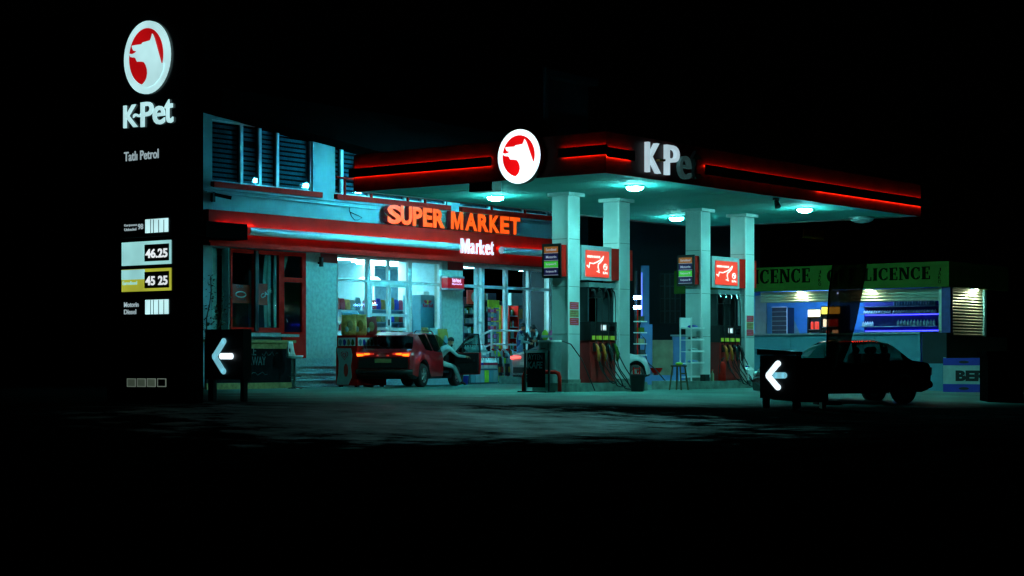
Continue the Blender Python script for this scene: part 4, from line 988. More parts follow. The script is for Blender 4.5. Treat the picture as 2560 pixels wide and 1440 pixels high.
# --- black sedan
SL = at_d(2264, 1008, 42.5)
HDS = R(38 + 90 + 18)
bs = make_car('black_sedan', 'unlit black sedan parked beside the right arrow sign', 3.95,
    [(0, .90), (.08, .95), (.50, 1.00), (1.02, 1.41), (1.45, 1.48), (2.1, 1.47), (2.3, 1.44), (2.95, .98), (3.7, .86), (3.9, .72), (3.95, .62)],
    [(0, .86), (.3, .95), (1.2, .96), (2.6, .92), (3.0, .91), (3.7, .78), (3.95, .58)],
    [(0, .70), (.15, .79), (.6, .83), (3.1, .83), (3.7, .78), (3.95, .60)],
    [.72, 3.15], .31, 'sedan_black', [(.78, 1.22), (1.3, 1.95), (2.02, 2.66)], (.52, 1.02), (2.3, 2.93), carloc(SL, HDS, .72, .8), HDS, gl='sedan_glass')
for s in (1, -1):
    bs.part('tail_light', MB().frame_prism([(.36, .66), (.71, .66), (.71, .84), (.40, .86)], (-.006, 0, 0), (0, s, 0), (0, 0, 1), (-1, 0, 0), -.05, .02), 'red_dark')
    bs.part('mirror', MB().ball((2.55, s * .90, .98), .05, .10, .06, 8, 6), 'sedan_black', None, False, True)
    bs.part('headlight', MB().ball((3.86, s * .55, .68), .08, .14, .07, 8, 6), 'steel', None, False, True)
    bs.part('door_handle', MB().box(1.36, 1.5, s * .822, s * .842, .84, .87), 'chrome')
bs.part('rear_bumper', MB().tube([(.10, -.78, .45), (-.03, -.6, .44), (-.03, .6, .44), (.10, .78, .45)], .09, 8), 'trim_black', None, False, True)
bs.part('number_plate', MB().box(-.02, -.008, -.25, .25, .62, .72), 'wood')

# ------------------------------------------------------------------ people
def skin_person(name, label, joints, edges, radii, bones, loc, rz, face_dir, extra=None):
    """joints: name->(x,y,z); bones: (a,b)->material; one continuous skinned mesh"""
    names = list(joints); idx = {n: i for i, n in enumerate(names)}
    me = bpy.data.meshes.new(name); me.from_pydata([joints[n] for n in names], [(idx[a], idx[b]) for a, b in edges], [])
    o = bpy.data.objects.new(name, me); COL.objects.link(o)
    md = o.modifiers.new('s', 'SKIN')
    for i, n in enumerate(names):
        r = radii[n]; me.skin_vertices[0].data[i].radius = r if isinstance(r, tuple) else (r, r)
        me.skin_vertices[0].data[i].use_root = (n == 'pelvis')
    o.modifiers.new('d', 'SUBSURF').levels = 1
    bpy.context.view_layer.update(); dg = bpy.context.evaluated_depsgraph_get()
    m2 = bpy.data.meshes.new_from_object(o.evaluated_get(dg)); bpy.data.objects.remove(o); bpy.data.meshes.remove(me)
    m2.name = name; ml = []
    for k in bones.values():
        if k not in ml: ml.append(k)
    m2.materials.clear()
    for k in ml: m2.materials.append(MATS[k])
    segs = [(Vector(joints[a]), Vector(joints[b]), ml.index(k)) for (a, b), k in bones.items()]
    for p in m2.polygons:
        p.use_smooth = True; c = p.center; best = 1e9
        for a, b, k in segs:
            d = b - a; s = max(0, min(1, (c - a).dot(d) / max(1e-9, d.dot(d)))); q = (c - a - d * s).length
            if q < best: best = q; p.material_index = k
    ob = bpy.data.objects.new(name, m2); COL.objects.link(ob); ob.location = loc; ob.rotation_euler = (0, 0, rz)
    tag(ob, label, 'person')
    return ob
def hand(J, E, RR, B, side, wrist, direc, palm_n, m='skin', curl=.5):
    """palm and five unequal bent fingers"""
    w, d, n = Vector(wrist), Vector(direc).normalized(), Vector(palm_n).normalized(); t = d.cross(n).normalized()
    pk = side + '_palm'; J[pk] = tuple(w + d * .06); RR[pk] = (.036, .020); E.append((side + '_wrist', pk)); B[(side + '_wrist', pk)] = m
    for i, (o, l) in enumerate(((-.03, .065), (-.01, .075), (.01, .07), (.03, .055))):
        a, b = f'{side}_f{i}a', f'{side}_f{i}b'
        J[a] = tuple(w + d * .105 + t * o); J[b] = tuple(w + d * (.105 + l * (1 - .5 * curl)) + t * o + n * l * curl)
        RR[a] = .010; RR[b] = .008; E += [(pk, a), (a, b)]; B[(pk, a)] = m; B[(a, b)] = m
    a, b = side + '_ta', side + '_tb'
    J[a] = tuple(w + d * .05 + t * -.045 + n * .01); J[b] = tuple(w + d * .085 + t * -.055 + n * .03); RR[a] = .012; RR[b] = .009
    E += [(pk, a), (a, b)]; B[(pk, a)] = m; B[(a, b)] = m
def head(J, E, RR, B, neck, c, fwd):
    c, f = Vector(c), Vector(fwd).normalized(); up = Vector((0, 0, 1)); up = (up - f * up.dot(f)).normalized()
    J['chin'] = tuple(c - up * .085 + f * .035); J['skull'] = tuple(c + up * .02 - f * .01); J['crown'] = tuple(c + up * .085 - f * .01)
    RR['chin'] = .058; RR['skull'] = (.078, .092); RR['crown'] = .055
    J['nose'] = tuple(c - up * .02 + f * .105); RR['nose'] = .013
    E += [(neck, 'chin'), ('chin', 'skull'), ('skull', 'crown'), ('skull', 'nose')]
    B[(neck, 'chin')] = 'skin'; B[('chin', 'skull')] = 'skin'; B[('skull', 'crown')] = 'skin'; B[('skull', 'nose')] = 'skin'
def head_details(ob, c, fwd, beard=True):
    c, f = Vector(c), Vector(fwd).normalized(); up = Vector((0, 0, 1)); up = (up - f * up.dot(f)).normalized(); s = f.cross(up)
    M_ = Matrix(((f.x, s.x, up.x, c.x), (f.y, s.y, up.y, c.y), (f.z, s.z, up.z, c.z), (0, 0, 0, 1)))
    hb = MB(); n, m = 18, 10; vs = []; fs = []
    for i in range(m + 1):
        th = math.pi * .60 * i / m
        for j in range(n):
            a = 2 * math.pi * j / n; k = 1 + .05 * math.sin(j * 5 + i * 3)
            x = -.018 + .108 * k * math.sin(th) * math.cos(a); front = math.cos(a) > .35
            z = .035 + .105 * k * math.cos(th)
            if front and z < .055: z = .055 + (z - .055) * .12; x *= .98
            vs.append((x, .094 * k * math.sin(th) * math.sin(a), z))
    for i in range(m):
        for j in range(n): fs.append((i * n + j, i * n + (j + 1) % n, (i + 1) * n + (j + 1) % n, (i + 1) * n + j))
    hb.add(vs, fs).xf(M_); o = raw('hair', hb, 'hair', True); o.parent = ob
    for sd in (1, -1):
        o = raw('ear', MB().ball((-.01, sd * .088, -.005), .020, .010, .030, 8, 6).xf(M_), 'skin', True); o.parent = ob
        o = raw('eye', MB().ball((.078, sd * .030, .015), .008, .011, .006, 8, 5).xf(M_), 'black'); o.parent = ob
        o = raw('eyebrow', MB().box(.080, .086, sd * .032 - .015, sd * .032 + .015, .033, .037).xf(M_), 'hair'); o.parent = ob
    o = raw('mouth', MB().box(.080, .090, -.022, .022, -.066, -.060).xf(M_), 'red_dark'); o.parent = ob
    if beard:
        b = MB().ball((.048, 0, -.098), .056, .064, .048, 12, 8).xf(M_); o = raw('beard', b, 'hair', True); o.parent = ob
def standing(name, label, base, rz, top, sleeve, legs, shoe, wl, wr, el, er, hd_c, hd_f, inner=None):
    J = dict(pelvis=(0, 0, .95), belly=(.01, 0, 1.10), chest=(.02, 0, 1.30), upper=(.02, 0, 1.42), neck=(.05, 0, 1.51),
        l_sh=(.02, .17, 1.42), r_sh=(.02, -.17, 1.42), l_elb=el, r_elb=er, l_wrist=wl, r_wrist=wr,
        l_hip=(0, .09, .90), r_hip=(0, -.09, .90), l_knee=(.03, .10, .50), r_knee=(.02, -.11, .50), l_ank=(0, .10, .09), r_ank=(-.01, -.12, .09), l_toe=(.17, .12, .035), r_toe=(.16, -.15, .035))
    E = [('pelvis','belly'),('belly','chest'),('chest','upper'),('upper','neck'),('upper','l_sh'),('upper','r_sh'),('l_sh','l_elb'),('l_elb','l_wrist'),('r_sh','r_elb'),('r_elb','r_wrist'),('pelvis','l_hip'),('pelvis','r_hip'),('l_hip','l_knee'),('l_knee','l_ank'),('l_ank','l_toe'),('r_hip','r_knee'),('r_knee','r_ank'),('r_ank','r_toe')]
    RR = dict(pelvis=(.15, .12), belly=(.15, .12), chest=(.165, .12), upper=(.14, .10), neck=.055, l_sh=.075, r_sh=.075, l_elb=.052, r_elb=.052, l_wrist=.034, r_wrist=.034,
        l_hip=.10, r_hip=.10, l_knee=.066, r_knee=.066, l_ank=.05, r_ank=.05, l_toe=.038, r_toe=.038)
    B = {('pelvis','belly'): top, ('belly','chest'): top, ('chest','upper'): top, ('upper','l_sh'): top, ('upper','r_sh'): top, ('upper','neck'): inner or 'skin',
        ('l_sh','l_elb'): sleeve, ('r_sh','r_elb'): sleeve, ('l_elb','l_wrist'): sleeve, ('r_elb','r_wrist'): sleeve, ('l_hip','l_knee'): legs, ('r_hip','r_knee'): legs, ('l_knee','l_ank'): legs, ('r_knee','r_ank'): legs, ('l_ank','l_toe'): shoe, ('r_ank','r_toe'): shoe}
    head(J, E, RR, B, 'neck', hd_c, hd_f)
    for s in ('l', 'r'):
        d = Vector(J[s + '_wrist']) - Vector(J[s + '_elb'])
        hand(J, E, RR, B, s, J[s + '_wrist'], d, (0, -1 if s == 'l' else 1, .2) if abs(d.z) < .15 else (.2, -1 if s == 'l' else 1, 0))
    ob = skin_person(name, label, J, E, RR, B, base, rz, None); head_details(ob, hd_c, hd_f); return ob
VA = ANG      # view direction angle; right in the picture is VA-90
PF = .26      # low kerb in front of the shop
A_ = at_d(1299, 945, 60.6)
pa = standing('person', 'man in navy vest with grey sleeves, head bent towards the phone', (A_[0], A_[1], PF), VA - R(90) + R(12), 'navy_cloth', 'sleeve_cloth', 'jeans', 'shoe',
    (.14, .23, .90), (.32, -.10, 1.10), (-.03, .25, 1.14), (.05, -.25, 1.15), (.10, 0, 1.615), (.9, -.1, -.45))
B_ = at_d(1331, 945, 61.2)
pb = standing('person', 'man in black jacket with pale collar looking down at his phone', (B_[0], B_[1], PF), VA + R(180) + R(10), 'black_cloth', 'black_cloth', 'black_cloth', 'shoe',
    (.30, .06, 1.16), (.28, -.06, 1.18), (.06, .26, 1.14), (.06, -.26, 1.14), (.09, 0, 1.58), (.75, .1, -.65), 'grey_cloth')
def child(ob, name, mb, m, sm=True): o = raw(name, mb, m, sm); o.parent = ob; return o
child(pb, 'collar', MB().tube([(.17, .10, 1.30), (.12, .13, 1.44), (-.02, .12, 1.52), (-.07, 0, 1.54), (-.02, -.12, 1.52), (.12, -.13, 1.44), (.17, -.10, 1.30)], [.02, .045, .05, .05, .05, .045, .02], 8), 'grey_cloth')
child(pb, 'jacket_zip', MB().tube([(.175, .05, 1.34), (.18, .06, 1.15), (.17, .06, .95)], .012, 6), 'white_plastic')
single('phone', MB().box(-.008, .008, -.04, .04, 0, .15).xf(Matrix.Translation((B_[0], B_[1], PF)) @ Matrix.Rotation(VA + R(190), 4, 'Z') @ Matrix.Translation((.40, 0, 1.20)) @ Matrix.Rotation(R(35), 4, 'Y')), 'steel', 'phone held by the man in the black jacket', 'phone')
# driver leaning out of the SUV (local frame of the car: x forward, y left)
J = dict(pelvis=(2.68, -.52, .74), belly=(2.74, -.60, .92), chest=(2.85, -.74, 1.08), upper=(2.92, -.80, 1.17), neck=(2.97, -.85, 1.25),
    l_sh=(3.0, -.66, 1.16), r_sh=(2.86, -.94, 1.14), l_elb=(3.1, -.62, .92), r_elb=(2.95, -1.16, .93), l_wrist=(3.02, -.70, .72), r_wrist=(2.98, -1.42, .90),
    l_hip=(2.74, -.42, .72), r_hip=(2.76, -.66, .70), l_knee=(3.12, -.48, .72), r_knee=(3.02, -1.02, .60), l_ank=(3.28, -.50, .42), r_ank=(3.00, -1.24, .13), l_toe=(3.42, -.50, .42), r_toe=(3.14, -1.36, .05))
E_ = [('pelvis','belly'),('belly','chest'),('chest','upper'),('upper','neck'),('upper','l_sh'),('upper','r_sh'),('l_sh','l_elb'),('l_elb','l_wrist'),('r_sh','r_elb'),('r_elb','r_wrist'),('pelvis','l_hip'),('pelvis','r_hip'),('l_hip','l_knee'),('l_knee','l_ank'),('l_ank','l_toe'),('r_hip','r_knee'),('r_knee','r_ank'),('r_ank','r_toe')]
RR = dict(pelvis=.14, belly=.14, chest=.145, upper=.12, neck=.055, l_sh=.075, r_sh=.078, l_elb=.052, r_elb=.056, l_wrist=.035, r_wrist=.038, l_hip=.10, r_hip=.10, l_knee=.07, r_knee=.075, l_ank=.045, r_ank=.05, l_toe=.036, r_toe=.038)
Bn = {}
for e in E_:
    Bn[e] = 'grey_cloth'
Bn[('l_ank','l_toe')] = 'shoe'; Bn[('r_ank','r_toe')] = 'shoe'
HC, HF = (3.03, -.91, 1.36), (.72, -.55, -.42)
head(J, E_, RR, Bn, 'neck', HC, HF)
for s in ('l', 'r'): hand(J, E_, RR, Bn, s, J[s + '_wrist'], Vector(J[s + '_wrist']) - Vector(J[s + '_elb']), (.3, 0, -1))
pd_ = skin_person('person', 'man in pale grey tracksuit climbing out of the red SUV', J, E_, RR, Bn, suv.o.location, HD, None); head_details(pd_, HC, HF)
child(pd_, 'trouser_stripe', MB().tube([(3.07, -1.09, .60), (3.06, -1.18, .38), (3.05, -1.28, .17)], .012, 6), 'red_dark')
m_ = ((A_[0] + B_[0]) / 2, (A_[1] + B_[1]) / 2)
single('concrete_landing', MB().box(m_[0] - .45, m_[0] + 1.6, m_[1] - .45, m_[1] + .8, 0, PF), 'concrete_kerb', 'low concrete landing under the two standing men', 'landing')

# ------------------------------------------------------------------ cafe terrace: steps, bar, stool, freezer
st = Thing('entrance_steps', 'grey stone steps up to the red cafe door', 'steps', (fx(760), YF - .9, 0))
for i in range(4):
    z0 = i * .215; yb = YF - .03; y0 = YF - .42 - (3 - i) * .32
    D = lambda px, Y: on_Y(px, 0, Y)[0]
    st.part('step', MB().box(D(735, y0), D(878 - i * 16, y0), y0, yb - .002 * i, z0 + (.002 if i else 0), z0 + .165), 'stone_step', None, True)
    st.part('tread', MB().box(D(733, y0), D(881 - i * 16, y0), y0 - .03, yb - .002 * i, z0 + .167, z0 + .213), 'stone_step', None, True)
BY = 37.0
def bxp(px): return on_Y(px, 0, BY)[0]
def bzp(px, py): return on_Y(px, py, BY)[2]
xa, xb = bxp(515), bxp(728)
br = Thing('chalkboard_bar', 'wooden take away bar with a black chalkboard front', 'bar counter', (xa, BY, 0))
br.part('counter_top', MB().box(xa - .06, xb + .08, BY - .12, BY + .55, 1.28, 1.36), 'wood', None, True)
br.part('top_rail', MB().box(xa, xb, BY - .03, BY + .06, 1.12, 1.278), 'wood', None, True)
br.part('chalk_panel', MB().box(xa, xb, BY, BY + .05, .17, 1.118), 'chalkboard', None, True)
br.part('base_rail', MB().box(xa, xb, BY - .03, BY + .06, 0, .168), 'wood', None, True)
br.part('side_panel', MB().box(xb - .05, xb - .003, BY + .062, BY + .5, 0, 1.276), 'wood', None, True)
br.part('lettering', txt_on('TAKE', (bxp(597), BY - .003, bzp(620, 888)), 'Y', bxp(640) - bxp(597), .24, 0), 'chalk', None, True)
br.part('lettering', txt_on('AWAY', (bxp(620), BY - .003, bzp(640, 913)), 'Y', bxp(664) - bxp(620), .24, 0), 'chalk', None, True)
br.part('chalk_drawing', MB().tube([(bxp(620 + i * 6), BY - .006, bzp(640, 934 + 4 * math.sin(i * 1.9))) for i in range(9)], .008, 4), 'chalk', None, True)
br.part('chalk_drawing', MB().tube([(bxp(655 + i * 5), BY - .006, bzp(670, 885 + 6 * math.sin(i * 2.3))) for i in range(9)], .008, 4), 'chalk', None, True)
# bar stool
b0 = on_Y(737, 0, 36.4)
stl = Thing('bar_stool', 'white moulded bar stool on a single chrome post', 'bar stool', (b0[0], 36.4, 0), R(20))
stl.part('post', MB().tube([(0, 0, .03), (0, 0, .84)], .032, 10), 'chrome'); stl.part('base', MB().lathe([(.21, 0), (.20, .02), (.05, .045), (.03, .06)], n=20), 'chrome')
stl.part('foot_ring', MB().tube([(.02 + .16 * math.cos(a), .16 * math.sin(a), .34) for a in [i * math.pi / 8 for i in range(17)]], .014, 6), 'chrome')
stl.part('seat', MB().lathe([(.05, .84), (.20, .86), (.24, .90), (.235, .925), (.05, .905)], n=18), 'white_plastic', None, False, True)
mb = MB(); vs, fs = [], []
for i in range(5):
    z = .92 + .40 * i / 4; hw = [1.15, 1.0, .9, .82, .72][i]
    for j in range(9):
        a = math.pi / 2 + hw * (j / 8 * 2 - 1) * 1.1; rr = .235 - .01 * i
        vs.append((rr * math.cos(a), rr * math.sin(a), z)); vs.append(((rr - .025) * math.cos(a), (rr - .025) * math.sin(a), z))
for i in range(4):
    for j in range(8):
        a = (i * 9 + j) * 2; b = a + 18
        if i == 1 and 2 <= j <= 5: continue
        fs += [(a, a + 2, b + 2, b), (a + 1, b + 1, b + 3, a + 3)]
for j in range(8):
    a = (4 * 9 + j) * 2; fs.append((a, a + 1, a + 3, a + 2)); a = j * 2; fs.append((a, a + 1, a + 3, a + 2))
for i in range(4):
    for j in (0, 8): a = (i * 9 + j) * 2; fs.append((a, a + 1, a + 19, a + 18))
stl.part('backrest', mb.add(vs, fs), 'white_plastic', None, False, True)
# climbing plants at the left corner
def plant(px, py_top, Y, lean, label):
    b = on_Y(px, 0, Y); zt = on_Y(px, py_top, Y)[2]; t = Thing('climbing_shrub', label, 'shrub', (b[0], Y, 0))
    pts = [(lean * (i / 8) ** 1.3 + .04 * math.sin(i), .05 * math.sin(i * 1.7), zt * i / 8) for i in range(9)]
    t.part('stem', MB().tube(pts, [.03 - .0025 * i for i in range(9)], 6), 'twig')
    lv = MB()
    for k in range(150):
        s = .45 + .55 * random.random(); i = int(s * 7.99); a = Vector(pts[i]).lerp(Vector(pts[i + 1]), s * 8 - i)
        c = a + Vector((random.gauss(0, .12), random.gauss(0, .12), random.gauss(0, .08))); r = .03 + .03 * random.random()
        u = Vector((random.gauss(0, 1), random.gauss(0, 1), random.gauss(0, 1))).normalized(); w = u.orthogonal().normalized()
        lv.add([c - u * r, c + w * r * .6, c + u * r, c - w * r * .6], [(0, 1, 2, 3)])
    t.part('leaves', lv, 'leaf', None, False, False)['kind'] = 'stuff'
plant(516, 690, 38.4, .15, 'thin leafy climbing shrub nearest the black totem'); plant(540, 730, 38.2, .25, 'short leafy shrub beside the cafe window frame')
# ice cream freezer with bags on top
FZ = 36.9
f0, f1 = on_Y(893, 0, FZ), on_Y(966, 0, FZ)
zb = lambda py: on_Y(893, py, FZ)[2]
fr = Thing('ice_cream_freezer', 'red ice cream chest freezer with a white curved side panel', 'freezer', (f0[0], FZ, 0))
zt = zb(838); zl = zb(868); FD_ = .85
fr.part('cabinet', MB().box(f0[0], f1[0], FZ, FZ + FD_, .05, zl), 'red_paint', None, True)
for x in (f0[0] + .05, f1[0] - .15):
    for y in (FZ + .05, FZ + FD_ - .15): fr.part('foot', MB().box(x, x + .1, y, y + .1, 0, .048), 'black', None, True)
fr.part('lid_box', MB().box(f0[0] + .02, f1[0], FZ + .04, FZ + FD_ - .02, zl + .002, zt), 'red_paint', None, True)
def pics(o, u, n, w):
    pi = fr.part('picture_panel', MB().frame_prism([(.05, .04), (w - .05, .04), (w - .05, zt - zl - .07), (.05, zt - zl - .07)], o, u, (0, 0, 1), n, .002, .012), 'white_plastic', None, True)
    k_ = int((w - .12) / .15)
    for k in range(k_):
        m = ('fridge_blue', 'banner_blue', 'wood', 'kiosk_green', 'yellow_plate', 'crimson')[k % 6]; cxp = .06 + (w - .12) * (k + .5) / k_; hh = (zt - zl - .15) / 2
        fr.part('picture', MB().frame_prism([(cxp + .062 * math.cos(t_) * (1 + .2 * math.sin(3 * t_ + k)), .04 + hh + hh * .95 * math.sin(t_)) for t_ in [2 * math.pi * i / 12 for i in range(12)]], o, u, (0, 0, 1), n, .014, .016), m, pi, True)
pics((f0[0] + .02, FZ + FD_ - .02, zl), (0, -1, 0), (-1, 0, 0), FD_ - .06); pics((f0[0] + .02, FZ + .04, zl), (1, 0, 0), (0, -1, 0), f1[0] - f0[0])
side = [(.02, .07), (.50, .07), (.64, .3), (.60, .62), (.66, .95), (.60, zl - .03), (.04, zl - .03), (.12, .75), (.10, .4)]
fr.part('side_panel', MB().frame_prism(side, (f0[0] - .003, FZ + FD_, 0), (0, -1, 0), (0, 0, 1), (-1, 0, 0), 0, .015), 'banner_white', None, True)
hc = (f0[0] - .02, FZ + FD_ - .36, zb(888))
hp = [(16 * math.sin(a) ** 3 / 16, (13 * math.cos(a) - 5 * math.cos(2 * a) - 2 * math.cos(3 * a) - math.cos(4 * a)) / 16) for a in [2 * math.pi * i / 28 for i in range(28)]]
for k, (sc, m) in enumerate(((.15, 'crimson'), (.12, 'banner_white'), (.085, 'crimson'), (.045, 'banner_white'))):
    fr.part('heart_emblem', MB().frame_prism([(a * sc, b * sc) for a, b in hp], hc, (0, -1, 0), (0, 0, 1), (-1, 0, 0), .002 + k * .003, .004 + k * .003), m, None, True)
fr.part('ice_cream_print', MB().frame_prism([(a * .09, b * .2) for a, b in [(math.cos(q_), math.sin(q_)) for q_ in [2 * math.pi * i / 14 for i in range(14)]]], (f0[0] - .02, FZ + FD_ - .42, .50), (0, -1, 0), (0, 0, 1), (-1, 0, 0), .002, .006), 'poster_red', None, True)
def bag_mb(w, d, h):
    mb = MB(); vs, fs = [], []; n = 12; rows = [(0, .9, .8), (.12, 1, 1), (.5, 1.0, 1.0), (.8, .95, .62), (.93, .9, .2), (1.0, .98, .05)]
    for (t, a, b) in rows:
        for j in range(n):
            an = 2 * math.pi * j / n
            cx_ = math.copysign(abs(math.cos(an)) ** .6, math.cos(an)); sy = math.copysign(abs(math.sin(an)) ** .6, math.sin(an))
            vs.append((w / 2 * a * cx_, d / 2 * b * sy, h * t + .01 * math.sin(j * 3)))
    for i in range(len(rows) - 1):
        for j in range(n): fs.append((i * n + j, i * n + (j + 1) % n, (i + 1) * n + (j + 1) % n, (i + 1) * n + j))
    fs += [tuple(range(n))[::-1], tuple(range((len(rows) - 1) * n, len(rows) * n))]
    return mb.add(vs, fs)
def bag(px, Y, z, w, h, m1, m2, label, rz=0.0):
    b = on_Y(px, 0, Y); t = Thing('pet_food_bag', label, 'bag', (b[0], Y, z), rz)
    o = t.part('bag_body', bag_mb(w, w * .5, h), m1, None, False, True)
    t.part('printed_panel', MB().ball((w * .05, -w * .26, h * .48), w * .20, .015, h * .26, 12, 8), m2, o, False, True)
    t.part('printed_patch', MB().ball((-w * .16, -w * .27, h * .30), w * .12, .016, h * .14, 10, 6), 'banner_white', o, False, True)
zs = zt + .002
bag(872, FZ + .55, zs, .46, .60, 'bag_foil', 'wood', 'tan bag with dark edges on the freezer, end nearest the steps', R(-40))
bag(898, FZ + .45, zs, .46, .62, 'bag_foil', 'yellow_plate', 'tan bag with amber print in the middle of the freezer lid', R(-40))
bag(924, FZ + .40, zs, .46, .56, 'red_dark', 'wood', 'brown bag on the freezer lid behind the SUV', R(-30))
single('goods_bench', MB().box(on_Y(1040, 0, 38.9)[0], on_Y(1120, 0, 38.9)[0], 38.7, 39.3, 0, 1.05), 'grey_panel', 'plain grey bench under the upright bags behind the SUV', 'bench')
bag(1062, 39.0, 1.052, .46, .80, 'wood', 'bag_foil', 'tan bag on the bench, end nearest the SUV tailgate', .2)
bag(1084, 39.0, 1.052, .46, .78, 'banner_white', 'yellow_plate', 'pale bag with amber print in the middle of the bench', .1)
bag(1106, 38.95, 1.052, .48, .76, 'yellow_plate', 'fridge_blue', 'yellow bag on the bench, end nearest the pillar', -.1)

# ------------------------------------------------------------------ ramp rail and goods in front of the right shop window
RY = 38.9
def rp(px, py): return on_Y(px, py, RY)
rl = Thing('ramp_handrail', 'white tubular ramp handrail in front of the shop window', 'handrail', (rp(1228, 950)[0], RY, 0))
rl.part('top_rail', MB().tube([rp(1160, 858), rp(1228, 826), rp(1305, 827)], .035, 8), 'white_frame', None, True)
rl.part('lower_rail', MB().tube([rp(1196, 876), rp(1229, 860), rp(1305, 862)], .028, 8), 'white_frame', None, True)
for px in (1229, 1304): rl.part('post', MB().tube([(rp(px, 0)[0], RY, .0), (rp(px, 0)[0], RY, rp(px, 826)[2])], .035, 8), 'white_frame', None, True)
GY = 38.3
def gp(px, py, Y=GY): return on_Y(px, py, Y)
def bottle_mb(r, h, n=8): return MB().lathe([(r * .9, 0), (r, .02), (r, h * .62), (r * .85, h * .72), (r * .38, h * .86), (r * .36, h)], n=n)
def pack(px, Y, z, cap_m, lab_m, label, group, cols=3, h=.33):
    b = gp(px, 0, Y); t = Thing('bottle_pack', label, 'bottle pack', (b[0], Y, z), 0, group)
    for i in range(cols):
        for j in range(2):
            bt = bottle_mb(.054, h); bt.xf(Matrix.Translation(((i - (cols - 1) / 2) * .108, (j - .5) * .108, 0)))
            o = t.part('bottle', bt, 'white_plastic', None, False, True)
            t.part('bottle_cap', MB().lathe([(.024, h + .001), (.024, h + .03)], ((i - (cols - 1) / 2) * .108, (j - .5) * .108, 0), n=8), cap_m, o)
    w = cols * .054 + .012
    t.part('wrap_label', MB().box(-w, w, -.118, .118, h * .30, h * .55), lab_m)
rows = [(1170, .0, 5, 'banner_blue', 'fridge_blue'), ]
crate = MB().box(gp(1163, 0)[0], gp(1236, 0)[0], GY - .15, GY + .3, 0, .44)
sd = Thing('goods_stand', 'low dark goods stand stacked with white bottle packs', 'display stand', (gp(1163, 0)[0], GY, 0))
x0, x1 = gp(1163, 0)[0], gp(1236, 0)[0]
sd.part('stand_body', MB().box(x0, x1, GY - .14, GY + .32, .02, .50), 'shelf_dark', None, True)
for k, m in enumerate(('fridge_blue', 'shelf_grey', 'shelf_grey', 'kiosk_green', 'fridge_blue', 'shelf_grey')):
    xx = x0 + .05 + (x1 - x0 - .1) * k / 6
    sd.part('carton', MB().box(xx + .01, xx + (x1 - x0) / 6 - .03, GY - .20, GY - .142, .06, .46), m if m != 'kiosk_green' else 'lime', None, True)
sd.part('shelf', MB().box(x0, x1, GY - .14, GY + .32, .502, .53), 'steel', None, True)
sd.part('upper_shelf', MB().box(x0, x1 - .5, GY + .05, GY + .32, .93, .96), 'steel', None, True)
sd.part('shelf_post', MB().box(x0, x0 + .03, GY + .29, GY + .32, .532, .928), 'steel', None, True); sd.part('shelf_post', MB().box(x1 - .03, x1, GY + .29, GY + .32, .532, .928), 'steel', None, True)
for i, px in enumerate((1170, 1183, 1196, 1209, 1222, 1232)): pack(px, GY - .02, .532, ('crimson' if i > 1 else 'banner_blue'), ('crimson' if i > 2 else 'fridge_blue') if i != 2 else 'banner_blue', 'white bottle pack on the lower level of the goods stand', 'bottle packs on the lower stand level', 2)
for i, px in enumerate((1170, 1182, 1194, 1206)): pack(px, GY + .18, .962, 'red_dark', 'banner_white', 'white bottle pack on the raised shelf of the goods stand', 'bottle packs on the raised shelf', 2)
for i, (px, m) in enumerate(((1147, 'kiosk_green'), (1160, 'banner_blue'))):
    b = gp(px, 0, GY - .3); t = Thing('plastic_tub', ('green' if i == 0 else 'blue') + ' plastic tub on the ground beside the open car door', 'tub', (b[0], GY - .3, 0))
    t.part('tub_body', MB().lathe([(.12, 0), (.15, .28), (.16, .29)], n=14), m, None, False, True); t.part('lid', MB().lathe([(.165, .291), (.165, .32), (.05, .33)], n=14), 'banner_white')
# curved dark oil display racks
for k, px in enumerate((1241, 1258, 1277)):
    b = gp(px, 0, GY + .1)
    t = Thing('oil_display_rack', 'dark curved oil bottle rack with pale side rails, ' + ('next to the bottle packs', 'middle one of three', 'next to the white car')[k], 'display rack', (b[0], GY + .1, 0), 0, 'oil display racks by the shop window')
    def arc(x, o=0): return [(x, -.05 - .05 * math.sin(a * 1.3) + .40 * (1 - math.cos(a)) + o, 1.15 * math.sin(a) ** .8 if a > 0 else 0) for a in [i * R(84) / 8 for i in range(9)]]
    for s in (0, .36): t.part('side_rail', MB().tube(arc(s), .022, 8), 'steel')
    t.part('back_panel', MB().box(.025, .335, .30, .33, .02, 1.05), 'shelf_dark')
    for j, z in enumerate((.06, .36, .66, .90)):
        s_ = t.part('shelf', MB().box(.025, .335, -.02 + .06 * j, .298, z, z + .02), 'shelf_dark')
        for i in range(3):
            m = ('banner_white', 'lime', 'shelf_grey', 'red_dark', 'yellow_plate', 'cover_dark')[(i + j * 2 + k) % 6]
            t.part('oil_bottle', MB().box(.05 + i * .095, .05 + i * .095 + .075, .02 + .06 * j, .10 + .06 * j, z + .022, z + .21), m, s_)
            t.part('bottle_cap', MB().lathe([(.018, z + .212), (.018, z + .24)], (.087 + i * .095, .06 + .06 * j, 0), n=8), 'red_dark', s_)
    t.part('header_disc', MB().ball((.18, .30, 1.12), .10, .02, .07, 12, 6), 'red_paint')
b = gp(1254, 0, GY + .9)
single('white_sack', bag_mb(.36, .3, .44).xf(Matrix.Translation((b[0], GY + .75, .74))), 'white_plastic', 'small knotted white sack above the oil racks', 'sack', smooth=True)
single('sack_ledge', MB().box(b[0] - 1.2, b[0] + 1.2, GY + .55, GY + .95, 0, .738), 'grey_panel', 'grey ledge under the small white sack', 'ledge')

